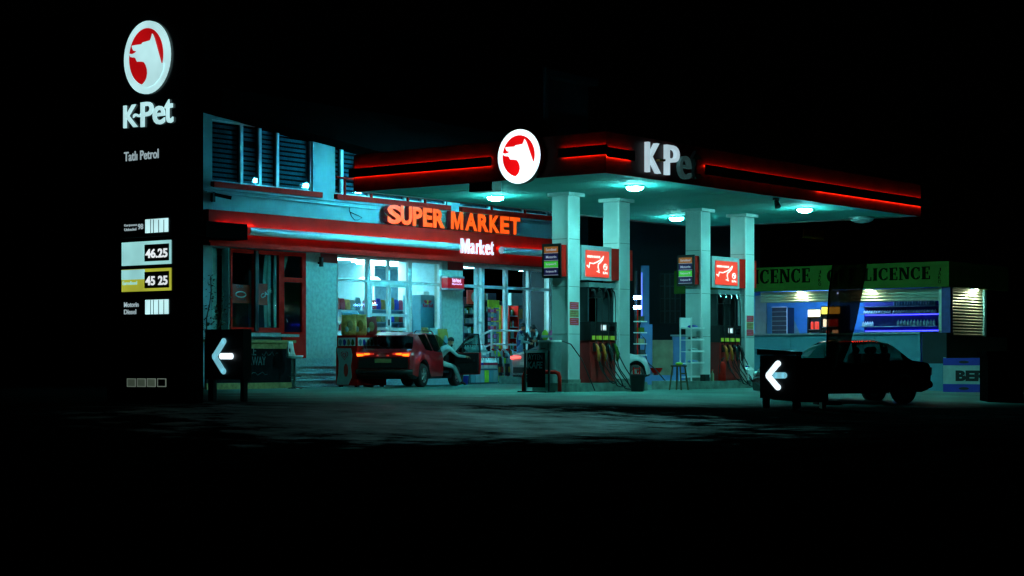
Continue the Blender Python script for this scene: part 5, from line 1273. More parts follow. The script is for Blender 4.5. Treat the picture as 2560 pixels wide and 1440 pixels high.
# ------------------------------------------------------------------ things inside the shop
def goods_row(x0, x1, y, z, n, hs, mats, name, label, group, w=.8, cat='packet', shape='box'):
    for i in range(n):
        x = x0 + (x1 - x0) * (i + .5) / n; ww = (x1 - x0) / n * w; h = random.uniform(*hs)
        if shape == 'box': mb = MB().box(-ww / 2, ww / 2, -.08, .08, 0, h)
        elif shape == 'bag': mb = bag_mb(ww, ww * .5, h)
        else: mb = bottle_mb(ww / 2, h)
        o = raw(name, mb, random.choice(mats), shape != 'box'); o.location = (x, y, z); tag(o, label, cat, group)
COLM = ['poster_red', 'yellow_plate', 'kiosk_green', 'banner_blue', 'bag_foil', 'crimson', 'banner_white', 'fridge_blue', 'wood']
def shelf_unit(px0, px1, dy, levels, m, label, back=True, depth=.4):
    Y = YF + dy; x0, x1 = on_Y(px0, 0, Y)[0], on_Y(px1, 0, Y)[0]
    t = Thing('shop_shelf', label, 'shelf unit', (x0, Y, FLOOR))
    if back: t.part('back_panel', MB().box(x0, x1, Y + depth, Y + depth + .03, FLOOR, levels[-1] + .3), m, None, True)
    for z in levels: t.part('shelf', MB().box(x0, x1, Y, Y + depth - .003, z - .03, z), m, None, True)
    t.part('side_panel', MB().box(x0 - .03, x0 - .002, Y, Y + depth, FLOOR, levels[-1]), m, None, True); t.part('side_panel', MB().box(x1 + .002, x1 + .03, Y, Y + depth, FLOOR, levels[-1]), m, None, True)
    return x0, x1, Y
a0, a1, yy = shelf_unit(846, 912, .55, [1.35, 1.75, 2.12, 2.42], 'shelf_grey', 'grey shelf of snacks behind the pane beside the freezer', False)
goods_row(a0, a1, yy + .2, 2.422, 5, (.2, .42), COLM, 'snack_bag', 'snack bag on top of the grey shelf beside the freezer', 'snack bags on the first grey shelf top', 1.0, 'snack bag', 'bag')
goods_row(a0, a1, yy + .2, 1.752, 7, (.15, .28), COLM, 'snack_packet', 'packet inside the grey shelf beside the freezer', 'packets in the first grey shelf')
goods_row(a0, a1, yy + .2, 2.122, 6, (.12, .22), ['fridge_blue', 'banner_white', 'shelf_grey'], 'snack_packet', 'packet inside the grey shelf beside the freezer', 'packets in the first grey shelf')
c0 = on_Y(872, 0, YF + .45)
cyl = Thing('drum_dispenser', 'horizontal grey drum with a white round end in the shop window', 'dispenser', (c0[0], YF + .45, 1.6))
zc = on_Y(872, 790, YF + .4)[2]
cyl.part('drum', MB().tube([(c0[0] - .55, YF + .34, zc), (c0[0] + .06, YF + .22, zc)], .17, 20), 'shelf_grey', None, True); cyl.part('drum_end', MB().tube([(c0[0] + .06, YF + .218, zc), (c0[0] + .09, YF + .212, zc)], .16, 20), 'white_plastic', None, True)
a0, a1, yy = shelf_unit(928, 1018, 1.5, [1.2, 1.62, 2.08, 2.50], 'shelf_grey', 'grey gondola shelf of snacks behind the shop doors', True)
for z, hs in ((1.622, (.2, .32)), (2.082, (.2, .32)), (2.502, (.25, .42))):
    goods_row(a0, a1, yy + .2, z, 8, hs, COLM, 'snack_bag', 'snack bag on the gondola shelf behind the shop doors', 'snack bags on the gondola shelf', .95, 'snack bag', 'bag')
goods_row(a0, a1, yy + .2, 1.202, 6, (.22, .34), ['yellow_plate', 'wood', 'shelf_grey'], 'snack_packet', 'yellow packet low on the gondola behind the shop doors', 'yellow packets on the gondola')
a0, a1, yy = shelf_unit(1031, 1050, .9, [1.35, 1.75, 2.2], 'shelf_grey', 'narrow shelf beside the blue drinks fridge', True)
goods_row(a0, a1, yy + .2, 2.202, 1, (.36, .38), ['bag_foil'], 'snack_bag', 'large tan bag on top of the narrow shelf', 'tan bag on the narrow shelf', 1, 'snack bag', 'bag')
goods_row(a0, a1, yy + .2, 1.352, 3, (.2, .3), COLM, 'snack_packet', 'packet on the narrow shelf beside the blue fridge', 'packets on the narrow shelf')
# blue drinks fridge with bull emblem
Y = YF + .55; x0, x1, xd = on_Y(1052, 0, Y)[0], on_Y(1085, 0, Y)[0], .75
zt = on_Y(1052, 737, Y)[2]
fg = Thing('drinks_fridge', 'tall blue drinks fridge with a red lettered emblem in the shop window', 'fridge', (x0, Y, FLOOR))
fg.part('fridge_body', MB().box(x0, x1, Y, Y + .8, FLOOR, zt), 'fridge_blue', None, True); fg.part('fridge_door', MB().box(x1 + .003, x1 + .55, Y + .05, Y + .8, FLOOR, zt - .02), 'fridge_blue', None, True)
fg.part('lettering', txt_on('Red Bull', (x0 + .10, Y - .003, on_Y(1055, 768, Y)[2]), 'Y', (x1 - x0) * .78, .12, .04), 'crimson', None, True)
zz_ = on_Y(1063, 757, Y)[2]; xm = (x0 + x1) / 2 + .0
fg.part('sun_emblem', MB().ball((xm, Y - .004, zz_ + .02), .08, .006, .08, 14, 8), 'yellow_paint', None, True)
for s in (1, -1):
    fg.part('bull_emblem', MB().frame_prism([(s * a, b) for a, b in ((.02, .02), (.07, .08), (.16, .09), (.22, .05), (.16, .03), (.14, -.03), (.09, 0), (.05, -.03))], (xm, Y - .012, zz_), UY, UZ, NY, 0, .004), 'logo_red', None, True)
t = txt_on('Red Bull', (0, 0, 0), 'Y', .9, .13, .04); t.xf(Matrix.Translation((x1 + .32, Y + .045, FLOOR + .95)) @ Matrix.Rotation(R(-90), 4, 'Y')); fg.part('lettering', t, 'crimson', None, True)
single('fridge_top_box', MB().box(x0 + .25, x0 + .55, Y + .1, Y + .4, zt + .002, zt + .12), 'white_plastic', 'small white box on top of the blue fridge', 'box')
# counter, paper stand at the far left
a0 = on_Y(846, 0, YF + .5)[0]
# right room: dark cigarette wall, yellow rack, red cooler
a0, a1, yy = shelf_unit(1160, 1192, 1.2, [1.35, 1.75, 2.1, 2.45, 2.75], 'shelf_dark', 'dark shelf of small packets beside the pillar')
for z in (1.352, 1.752, 2.102, 2.452): goods_row(a0, a1, yy + .15, z, 9, (.10, .24), ['banner_white', 'fridge_blue', 'shelf_grey', 'white_plastic', 'kiosk_green'], 'small_packet', 'small packet on the dark shelf beside the pillar', 'packets on the dark shelf by the pillar', .7)
o = Thing('wall_clock_sign', 'round cream emblem on a red board above the dark shelf', 'sign', (a0 + .2, yy - .1, 2.9))
o.part('board', MB().box(a0 + .05, a0 + .85, yy - .1, yy - .07, 2.78, 3.27), 'logo_red', None, True); o.part('disc', MB().lathe([(.20, 0), (.20, .02)], (a0 + .48, yy - .125, 3.03), axis='y', n=20), 'banner_white', None, True); o.part('disc_centre', MB().lathe([(.10, 0), (.10, .012)], (a0 + .48, yy - .139, 3.03), axis='y', n=16), 'leaf', None, True)
a0, a1, yy = shelf_unit(1211, 1262, 1.6, [1.35, 2.55, 2.95], 'shelf_dark', 'dark wall shelf with rows of small bottles behind the yellow rack')
goods_row(a0, a1 - .4, yy + .15, 2.552, 12, (.16, .22), ['banner_white', 'white_plastic', 'fridge_blue', 'kiosk_green'], 'small_bottle', 'small bottle on the dark wall shelf behind the yellow rack', 'small bottles on the dark wall shelf', .8, 'bottle', 'bottle')
goods_row(a0, a1 - .9, yy + .15, 2.952, 7, (.22, .28), ['banner_blue', 'fridge_blue', 'yellow_plate', 'banner_white'], 'small_packet', 'blue packet on the top dark wall shelf', 'packets on the top dark wall shelf')
Y = YF + .6; x0, x1 = on_Y(1218, 0, Y)[0], on_Y(1252, 0, Y)[0]; xs_ = (x0 * .58 + x1 * .42)
yr = Thing('yellow_rack', 'tall yellow wire rack with pink blister cards in the window', 'display rack', (x0, Y, FLOOR))
for x in (xs_, x1): yr.part('upright', MB().box(x - .03, x + .03, Y, Y + .06, FLOOR, 2.75), 'yellow_paint', None, True)
for z in (1.3, 1.75, 2.15, 2.55): yr.part('cross_bar', MB().box(xs_ + .031, x1 - .031, Y + .01, Y + .05, z, z + .05), 'yellow_paint', None, True)
yr.part('header', MB().box(x0, xs_ + .3, Y - .05, Y - .01, 2.66, 2.92), 'lime', None, True)
for i in range(3):
    for j in range(9): yr.part('blister_card', MB().box(x0 + .02 + i * .16, x0 + .15 + i * .16, Y - .03 - .002 * i, Y - .015, 1.28 + j * .15, 1.40 + j * .15), ['crimson', 'banner_white', 'pink_card', 'fridge_blue'][(i * 2 + j) % 4], None, True)
goods_row(xs_ + .05, x1 - .05, Y + .2, 1.80, 2, (.25, .3), ['shelf_grey', 'fridge_blue'], 'toy_pack', 'grey pack hanging in the yellow rack', 'packs in the yellow rack', .9)
for z in (1.76, 1.31): yr.part('rack_shelf', MB().box(xs_ + .032, x1 - .032, Y + .06, Y + .4, z + .005, z + .035), 'steel', None, True)
Y = YF + .8; x0, x1 = on_Y(1272, 0, Y)[0], on_Y(1297, 0, Y)[0]
rc = Thing('red_cooler', 'narrow red framed cooler with lit shelves behind the two men', 'cooler', (x0, Y, FLOOR))
rc.part('cooler_body', MB().box(x0, x1, Y + .35, Y + .8, FLOOR, 2.75), 'shelf_dark', None, True)
for x in (x0, x1 - .06): rc.part('red_post', MB().box(x, x + .06, Y, Y + .348, FLOOR, 2.75), 'red_paint', None, True)
for z in (1.2, 1.6, 2.0, 2.4): rc.part('shelf', MB().box(x0 + .062, x1 - .062, Y, Y + .345, z - .025, z), 'steel', None, True)
for z in (1.2, 1.6, 2.0, 2.4): goods_row(x0 + .07, x1 - .07, Y + .18, z + .002, 5, (.2, .28), ['kiosk_green', 'fridge_blue', 'shelf_grey', 'poster_red'], 'soft_drink', 'bottle in the red framed cooler', 'bottles in the red framed cooler', .85, 'bottle', 'bottle')
Y = YF + 2.2; x0 = on_Y(1278, 0, Y)[0]; x1 = on_Y(1372, 0, Y)[0]
ck = Thing('cash_counter', 'timber fronted overhead unit and counter at the back of the right shop', 'counter', (x0, Y, FLOOR))
ck.part('overhead_unit', MB().box(x0, x0 + 1.6, Y, Y + .4, 2.35, 2.72), 'bag_foil', None, True); ck.part('counter', MB().box(x0, x1, Y, Y + .6, FLOOR, 1.75), 'shelf_dark', None, True); ck.part('tall_unit', MB().box(x1 - 1.6, x1, Y - .1, Y + .5, 1.752, 2.85), 'shelf_dark', None, True); ck.part('white_unit', MB().box(x0, x0 + .8, Y, Y + .3, 2.85, 3.3), 'banner_white', None, True)

# ------------------------------------------------------------------ around the islands
# cafe board (A-frame) : faces the road side, parallel to the island end
KX = 36.25
def kY(px): return on_X(px, 0, KX)[1]
def kZ(px, py): return on_X(px, py, KX)[2]
ka = Thing('cafe_board', 'black framed chalk sign reading AYTEN KAFE beside the red hoop', 'sign', (KX, kY(1340), 0))
y0, y1 = kY(1373), kY(1310); zt = kZ(1340, 876)
for y in (y0, y1 - .04): ka.part('frame_post', MB().box(KX, KX + .05, y, y + .04, .02, zt), 'black', None, True)
ka.part('frame_top', MB().box(KX, KX + .05, y0 + .042, y1 - .042, zt - .05, zt), 'white_frame', None, True)
ka.part('frame_foot', MB().box(KX - .2, KX + .25, y0 - .05, y1 + .05, 0, .03), 'black', None, True)
ka.part('board', MB().box(KX - .02, KX + .02, kY(1362), kY(1319), .12, zt - .06), 'chalkboard', None, True)
ka.part('lettering', txt_on('AYTEN', (KX - .023, kY(1322), kZ(1340, 899)), 'X', kY(1322) - kY(1357), .13, .0), 'chalk', None, True)
ka.part('lettering', txt_on('KAFE', (KX - .023, kY(1320), kZ(1340, 921)), 'X', kY(1320) - kY(1358), .17, .02, .004, .15), 'chalk', None, True)
ka.part('lettering', txt_on('nargile', (KX - .023, kY(1323), kZ(1340, 945)), 'X', kY(1323) - kY(1356), .14, .0), 'chalkboard', None, True)
# red guard hoop
GX = 36.45
def hY(px): return on_X(px, 0, GX)[1]
ya, yb = hY(1399), hY(1309); zt = .50
hoop = [(GX, ya, -.02), (GX, ya, zt - .12), (GX, ya + .04, zt - .03), (GX, ya + .13, zt), (GX, yb - .13, zt), (GX, yb - .04, zt - .03), (GX, yb, zt - .12), (GX, yb, -.02)]
gh = Thing('guard_hoop', 'red tubular guard hoop at the end of the pump island', 'guard rail', (GX, (ya + yb) / 2, 0))
gh.part('hoop', MB().tube(hoop, .05, 10), 'red_paint', None, True, True)
for y in (ya, yb): gh.part('base_plate', MB().lathe([(.10, 0), (.10, .02)], (GX, y, 0), n=14), 'steel', None, True)
# metal cabinet on the island with a hose
kx, ky = 36.98, 27.62
mc = Thing('metal_cabinet', 'pale rounded sheet metal cabinet against the first column', 'cabinet', (kx, ky, .22))
pts = []
for cx_, cy_, s0 in ((.10, .28, 0), (-.06, .28, 90), (-.06, -.02, 180), (.10, -.02, 270)):
    for i in range(5): a = R(s0 + 22.5 * i); pts.append((cx_ + .12 * math.cos(a), cy_ + .12 * math.sin(a)))
mc.part('cabinet_body', MB().frame_prism(pts, (0, 0, 0), (1, 0, 0), (0, 1, 0), (0, 0, 1), 0, 1.03), 'steel', None, False)
mc.part('cabinet_lid', MB().frame_prism([(a * 1.05, b * 1.05) for a, b in pts], (0, -.005, 0), (1, 0, 0), (0, 1, 0), (0, 0, 1), 1.032, 1.08), 'white_frame')
mc.part('door_seam', MB().box(-.185, -.182, .02, .04, .05, 1.0), 'black'); mc.part('handle', MB().box(-.20, -.182, .0, .03, .55, .70), 'black')
for i in range(7): mc.part('vent_slot', MB().box(-.184, -.181, .12, .26, .5 + i * .06, .52 + i * .06), 'cover_dark')
hs = [(kx + .18, ky - .12, 1.28), (kx + .25, ky - .36, 1.20), (kx + .4, ky - .60, .8), (kx + .55, ky - .72, .35), (kx + .7, ky - .78, .03)]
single('air_hose', MB().tube(hs, .014, 6), 'rubber', 'thin black air hose slanting down in front of the first column', 'hose', smooth=True)
# toy egg machine
b = at_d(1372, 0, 53)
eg = Thing('toy_egg_stand', 'stand of green and pink toy eggs behind the metal cabinet', 'toy stand', (b[0], b[1], 0))
eg.part('pole', MB().tube([(0, 0, 0), (0, 0, 1.32)], .03, 8), 'steel'); eg.part('base', MB().lathe([(.22, 0), (.2, .04)], n=16), 'black')
zc = at_d(1372, 838, 53)[2]; u = Vector((RD[0], RD[1], 0))
for px, m, dz in ((1363, 'lime', 0), (1379, 'pink_card', 0)):
    c = u * ((px - 1372) * 53 / F); eg.part('toy_egg', MB().ball((c.x, c.y, zc), .10, .10, .15, 14, 10), m, None, False, True); eg.part('egg_band', MB().lathe([(.101, -.05), (.104, 0), (.103, .02)], (c.x, c.y, zc - .02), n=16, cap=False), 'banner_white')
eg.part('tray', MB().lathe([(.24, 1.32), (.24, 1.36)], n=18), 'fridge_blue')
# shelf rack by the third column
rx0, ry0 = 42.75, 27.2
rk = Thing('shelf_rack', 'white metal display rack with five shelves beside the third column', 'rack', (rx0, ry0, .22))
for x in (0, .56):
    for y in (0, .36): rk.part('upright', MB().box(x, x + .03, y, y + .03, 0, 1.75), 'white_frame')
for z in (.10, .48, .80, 1.12, 1.44):
    rk.part('shelf', MB().box(-.05, .62, -.03, -.002, z, z + .05), 'white_plastic'); rk.part('shelf_tray', MB().box(.0, .59, .0, .39, z, z + .018), 'white_plastic')
rk.part('header', MB().box(.031, .559, .36, .38, 1.47, 1.75), 'white_plastic')
for i, (z, m) in enumerate(((.50, 'bluewash'), (.82, 'steel'), (1.14, 'cover_dark'), (1.46, 'banner_blue'))):
    o = single('folded_cloth', MB().ball((rx0 + .3, ry0 + .15, .22 + z + .045), .2, .12, .045, 10, 6), m, ['folded blue cloth low on the white display rack', 'grey packet on the third level of the white rack', 'dark pouch on the fourth level of the white rack', 'blue packet on the top level of the white rack'][i], 'packet', smooth=True)
single('small_battery_box', MB().box(rx0 + .40, rx0 + .62, ry0 - .2, ry0 - .03, .22, .40), 'black', 'small black box at the foot of the white display rack', 'box')
# wooden step stool
b = on_Z(1697, 975, 0)
ws = Thing('wooden_stool', 'dark wooden stool beside the white display rack', 'stool', (b[0], b[1], 0), R(10))
ws.part('seat', MB().box(-.2, .2, -.15, .15, .62, .66), 'stool_wood')
for sx in (1, -1):
    for sy in (1, -1): ws.part('leg', MB().tube([(sx * .16, sy * .11, .62), (sx * .24, sy * .17, 0)], .024, 6), 'stool_wood')
for z in (.2, .42): ws.part('stretcher', MB().box(-.20, .20, -.15, -.12, z, z + .035), 'stool_wood')
single('yellow_rag', MB().ball((b[0] + .02, b[1], .70), .13, .10, .045, 10, 6), 'lime', 'crumpled yellow green rag on the wooden stool', 'rag', smooth=True)
# fire extinguisher, canisters, bins
x, y = 44.02, 27.0
fe = Thing('fire_extinguisher', 'red fire extinguisher standing beside the second dispenser', 'extinguisher', (x, y, .22))
fe.part('cylinder', MB().lathe([(.10, 0), (.11, .02), (.11, .42), (.08, .50), (.03, .54)], n=16), 'red_paint', None, False, True); fe.part('valve', MB().tube([(0, 0, .54), (0, 0, .60), (.10, 0, .64)], .02, 6), 'black'); fe.part('hose', MB().tube([(-.03, 0, .58), (-.13, 0, .45), (-.13, 0, .2)], .015, 6), 'rubber')
b = on_Y(1872, 0, 26.98)
for (dx, m, s, lab) in ((0, 'white_plastic', 1.0, 'white plastic canister on the island by the fourth column'),):
    jc = Thing('canister', lab, 'canister', (b[0], 27.02, .22))
    jc.part('body', MB().box(-.17, .17, -.12, .10, 0, .30), m); jc.part('shoulder', MB().add([(-.17, -.12, .302), (.17, -.12, .302), (.17, .10, .302), (-.17, .10, .302), (-.1, -.06, .37), (.12, -.06, .37), (.12, .05, .37), (-.1, .05, .37)], [(0,1,5,4),(1,2,6,5),(2,3,7,6),(3,0,4,7),(4,5,6,7)]), m)
    jc.part('cap', MB().lathe([(.035, .371), (.035, .42)], (-.05, 0, 0), n=10), 'banner_blue'); jc.part('grip', MB().tube([(-.02, 0, .37), (.02, 0, .43), (.10, 0, .43), (.12, 0, .36)], .018, 6), m)
x = on_Y(1777, 0, 27.1)[0]
sb = Thing('spray_bottle', 'pale spray bottle at the foot of the second dispenser', 'bottle', (x, 27.05, .22)); sb.part('body', bottle_mb(.05, .28, 10), 'beige_wall', None, False, True); sb.part('trigger', MB().box(-.06, .04, -.015, .015, .282, .32), 'poster_red')
b = on_Z(1606, 979, 0)
bn = Thing('waste_bin', 'dark open waste bin at the end of the first island', 'bin', (b[0], b[1] + .15, 0)); bn.part('bin_body', MB().lathe([(.16, 0), (.20, .42), (.17, .42), (.14, .04)], n=18), 'black', None, False, False); bn.part('rim', MB().lathe([(.20, .40), (.215, .42), (.21, .44), (.19, .43)], n=18, cap=False), 'cover_dark')
b = at_d(1592, 0, 49.6)
rt = Thing('red_tool_stand', 'small red tubular stand behind the waste bin', 'stand', (b[0], b[1], .0))
for z in (.55, .40, .28): rt.part('tube', MB().box(-.16, .14, -.012, .012, z, z + .03), 'red_paint')
for x in (-.16, .12): rt.part('leg', MB().box(x, x + .025, -.015, .015, 0, .61), 'red_paint')

# ------------------------------------------------------------------ wash bay behind the pumps
def wb(px0, px1, py0, py1, d, th, name, label, cat, m, grounded=True):
    a, b = at_d(px0, py0, d), at_d(px1, py1, d); u = Vector((RD[0], RD[1], 0)); w = (px1 - px0) * d / F
    M_ = Matrix.Translation((a[0], a[1], 0)) @ Matrix.Rotation(ANG - R(90), 4, 'Z')
    return single(name, MB().box(0, w, 0, th, 0 if grounded else b[2], a[2]).xf(M_), m, label, cat)
wb(1604, 1623, 664, 0, 62, .35, 'wash_bay_pillar', 'tall blue lit pillar of the wash bay behind the pumps', 'pillar', 'bluewash')
wb(1602, 1631, 811, 0, 60.5, .3, 'wash_bay_wall', 'short blue wall end in front of the tall wash pillar', 'wall', 'bluewash')
wb(1632, 1684, 850, 0, 61.5, .2, 'render_wall', 'low beige rendered wall between the blue wash bay walls', 'wall', 'beige_wall')
wb(1684, 1714, 842, 0, 61, .25, 'wash_bay_wall', 'blue wall block beside the shelf rack', 'wall', 'bluewash')
wb(1620, 1700, 938, 0, 60, .1, 'wash_kerb', 'low blue lit kerb below the beige wall', 'kerb', 'bluewash')
wg = Thing('backdrop_building', 'dark unlit building with a latticed window behind the wash bay', 'building', at_d(1650, 900, 70))
M_ = Matrix.Translation(at_d(1560, 900, 70)[:2] + (0,)) @ Matrix.Rotation(ANG - R(90), 4, 'Z'); k7 = 70 / F
wg.part('wall', wall_boxes(0, 340 * k7, 0, 6.2, 0, .3, [(90 * k7, 142 * k7, 2.2, 4.1)]).xf(M_), 'wall_dark', None, True)
wg.part('window_back', MB().box(88 * k7, 144 * k7, .25, .28, 2.15, 4.15).xf(M_), 'black', None, True)
for i in range(5):
    x = (90 + 52 * i / 4) * k7; wg.part('lattice_bar', MB().box(x - .02, x + .02, .05, .09, 2.2, 4.1).xf(M_), 'cover_dark', None, True)
for i in range(5):
    z = 2.2 + 1.9 * i / 4; wg.part('lattice_bar', MB().box(90 * k7, 142 * k7, .092, .12, z - .02, z + .02).xf(M_), 'cover_dark', None, True)
b = at_d(1592, 740, 58.5)
ll = Thing('wash_lamp', 'bluish white strip lamp fixed beside the wash bay pillar', 'lamp', b)
u = Vector((RD[0], RD[1], 0)); w = .13
ll.part('lamp_tube', MB().tube([Vector((0, 0, -.05)) - u * .10, Vector((0, 0, -.05)) + u * .13], .05, 8), 'blue_wash'); ll.part('lamp_tube', MB().tube([Vector((0, 0, -.36)) - u * .10, Vector((0, 0, -.36)) + u * .13], .05, 8), 'blue_wash'); ll.part('edge_tube', MB().tube([Vector((0, 0, .75)) + u * .16, Vector((0, 0, -.8)) + u * .16], .018, 6), 'tiny_blue')
ll.part('mast', MB().tube([Vector((0, .06, .8)) + u * .02, Vector((0, .06, -b[2])) + u * .02], .04, 8), 'cover_dark')
b = at_d(1594, 870, 57)
sh = Thing('goods_pole', 'slim red pole stand holding small green packs by the wash bay', 'stand', (b[0], b[1], 0)); sh.part('pole', MB().tube([(0, 0, 0), (0, 0, 2.5)], .02, 6), 'red_paint')
for k in range(4):
    z = at_d(1594, 800 + 28 * k, 57)[2]; sh.part('tray', MB().box(-.02, .32, -.14, .14, z - .06, z - .03), 'white_plastic'); sh.part('pack', MB().box(.04, .26, -.08, .08, z - .028, z + .12), ['leaf', 'kiosk_green', 'beige_wall', 'cover_dark'][k])
b = at_d(1660, 925, 60)
bw = Thing('red_basin', 'small red basin on the wash bay kerb', 'basin', (b[0], b[1] + .3, at_d(1660, 913, 60)[2] - .25)); bw.part('basin', MB().lathe([(.12, 0), (.22, .16), (.20, .16), (.11, .02)], n=16), 'red_paint'); bw.part('foot', MB().lathe([(.08, -.3), (.08, 0)], n=10), 'red_dark')
wash_hose = [at_d(a, c_, 57.5) for a, c_ in ((1604, 838), (1614, 850), (1612, 880), (1618, 905), (1640, 925), (1672, 952))]
single('wash_hose', MB().tube([wash_hose[0]] + wash_hose[1:-1] + [(wash_hose[-1][0], wash_hose[-1][1], .02)], .022, 6), 'cover_dark', 'dark coiled wash hose hanging by the blue wall', 'hose', smooth=True)

# ------------------------------------------------------------------ off-licence kiosk
KX0 = 52.5
def qY(px): return on_X(px, 0, KX0)[1]
def qZ(px, py): return on_X(px, py, KX0)[2]
yc, yl = qY(2375), qY(1690)          # near corner, far end
XK1 = on_Y(2520, 0, yc)[0]
kz = lambda py: qZ(2300, py)
SZ0, SZ1 = qZ(2375, 717), qZ(2375, 653); CT = qZ(2300, 831)
kk = Thing('off_licence_kiosk', 'open fronted kiosk with green fascia, shutters and a pale blue counter', 'kiosk', (KX0, yc, 0))
def K(name, mb, m, parent=None, label=None): return kk.part(name, mb, m, parent, True, False, label)
K('fascia', MB().box(KX0 - .12, KX0, yc - .02, yl, SZ0, SZ1), 'kiosk_green'); K('fascia', MB().box(KX0 + .003, XK1, yc - .02, yc + .1, SZ0, SZ1), 'kiosk_green')
K('roof', MB().box(KX0 + .003, XK1, yc + .103, yl, SZ1 - .15, SZ1 - .02), 'wall_dark')
K('counter_top', MB().box(KX0 - .35, KX0 + .35, qY(2312), yl, CT - .05, CT), 'steel')
for i in range(6):
    a = qY(2310) + (yl - qY(2310)) * i / 6; b = qY(2310) + (yl - qY(2310)) * (i + 1) / 6
    K('counter_panel', MB().box(KX0 - .25, KX0 - .2, a + .006, b - .006, 0, CT - .052), 'kiosk_front')
K('side_wall', MB().box(KX0 - .2, KX0 + .3, yc + .02, qY(2312) - .01, 0, CT - .02), 'wall_dark')
# half rolled shutters
def shutter_X(pxa, pxb, z0, z1, x):
    n = max(3, int((z1 - z0) / .085)); ya_, yb_ = qY(pxb), qY(pxa); grp = None
    for i in range(n):
        z = z0 + (z1 - z0) * i / n; h = (z1 - z0) / n
        K('shutter_slat', MB().tube([(x, ya_, z + h / 2), (x, yb_, z + h / 2)], h * .52, 8), 'shutter')
ZS = qZ(2300, 752)
shutter_X(1892, 2082, qZ(2000, 755), SZ0 - .01, KX0 + .28); shutter_X(2086, 2341, ZS, SZ0 - .01, KX0 + .28)
K('post', MB().box(KX0 + .15, KX0 + .35, qY(2352), qY(2341), CT, SZ0), 'shutter')
K('post', MB().box(KX0 + .02, KX0 + .2, yc + .0, qY(2353), CT - .02, SZ0), 'kiosk_back')
n = 16
xs0, xs1 = KX0 + .25, on_Y(2470, 0, yc)[0]
for i in range(n):
    z = CT - .1 + (SZ0 - CT + .1) * i / n; h = (SZ0 - CT + .1) / n
    K('shutter_slat', MB().tube([(xs0, yc + .22, z + h / 2), (xs1, yc + .22, z + h / 2)], h * .52, 8), 'shutter')
K('side_lower_wall', MB().box(KX0 + .303, XK1, yc + .02, yc + .12, 0, CT - .12), 'wall_dark')
K('side_post', MB().box(xs1 + .003, xs1 + .15, yc + .12, yc + .3, CT - .11, SZ0), 'kiosk_front')
# interior
XB = KX0 + 3.2
K('back_wall', MB().box(XB, XB + .1, yc + .3, yl, .4, SZ1 - .16), 'kiosk_wall'); K('inner_floor', MB().box(KX0 + .31, XB, yc + .3, yl, .3, .4), 'kiosk_back')
K('inner_ceiling', MB().box(KX0 + .31, XB, yc + .3, yl, SZ0 + .05, SZ0 + .12), 'kiosk_wall'); K('inner_side', MB().box(KX0 + .31, XB, yc + .25, yc + .29, .4, SZ0 + .04), 'kiosk_back')
K('light_stripe', MB().add([(XB - .01, on_X(1975, 0, XB)[1], CT - .1), (XB - .01, on_X(2005, 0, XB)[1], CT - .1), (XB - .01, on_X(1975, 0, XB)[1], on_X(1975, 775, XB)[2])], [(0, 1, 2)]), 'banner_white')
K('wall_panel', MB().box(XB - .06, XB - .012, on_X(1918, 0, XB)[1], on_X(1890, 0, XB)[1], .4, SZ0), 'banner_white')
kl = Thing('kiosk_strip_light', 'blue white strip light inside the kiosk ceiling', 'lamp', (KX0 + 1.6, qY(2000), SZ0)); kl.part('tube', MB().box(-.06, .06, -1.6, 1.6, -.06, -.02), 'blue_wash'); kl.part('housing', MB().box(-.08, .08, -1.65, 1.65, -.018, .048), 'white_frame')
# dark gridded cooler
XG = KX0 + 2.6
gy0, gy1 = on_X(1966, 0, XG)[1], on_X(1929, 0, XG)[1]; zgt = on_X(1945, 769, XG)[2]
gc = Thing('grid_cooler', 'dark cooler with a wire grid front at the back of the kiosk', 'cooler', (XG, gy0, .4)); gc.part('cooler_body', MB().box(XG + .03, XB - .07, gy0, gy1, .4, zgt), 'shelf_dark', None, True)
for i in range(6): z = CT + (zgt - CT) * i / 6; gc.part('grid_bar', MB().box(XG, XG + .02, gy0, gy1, z, z + .02), 'steel', None, True)
gc.part('grid_frame', MB().box(XG - .003, XG + .025, gy0 - .03, gy0 - .002, .4, zgt), 'white_frame', None, True); gc.part('grid_frame', MB().box(XG - .003, XG + .025, gy0, gy1, zgt + .002, zgt + .03), 'white_frame', None, True)
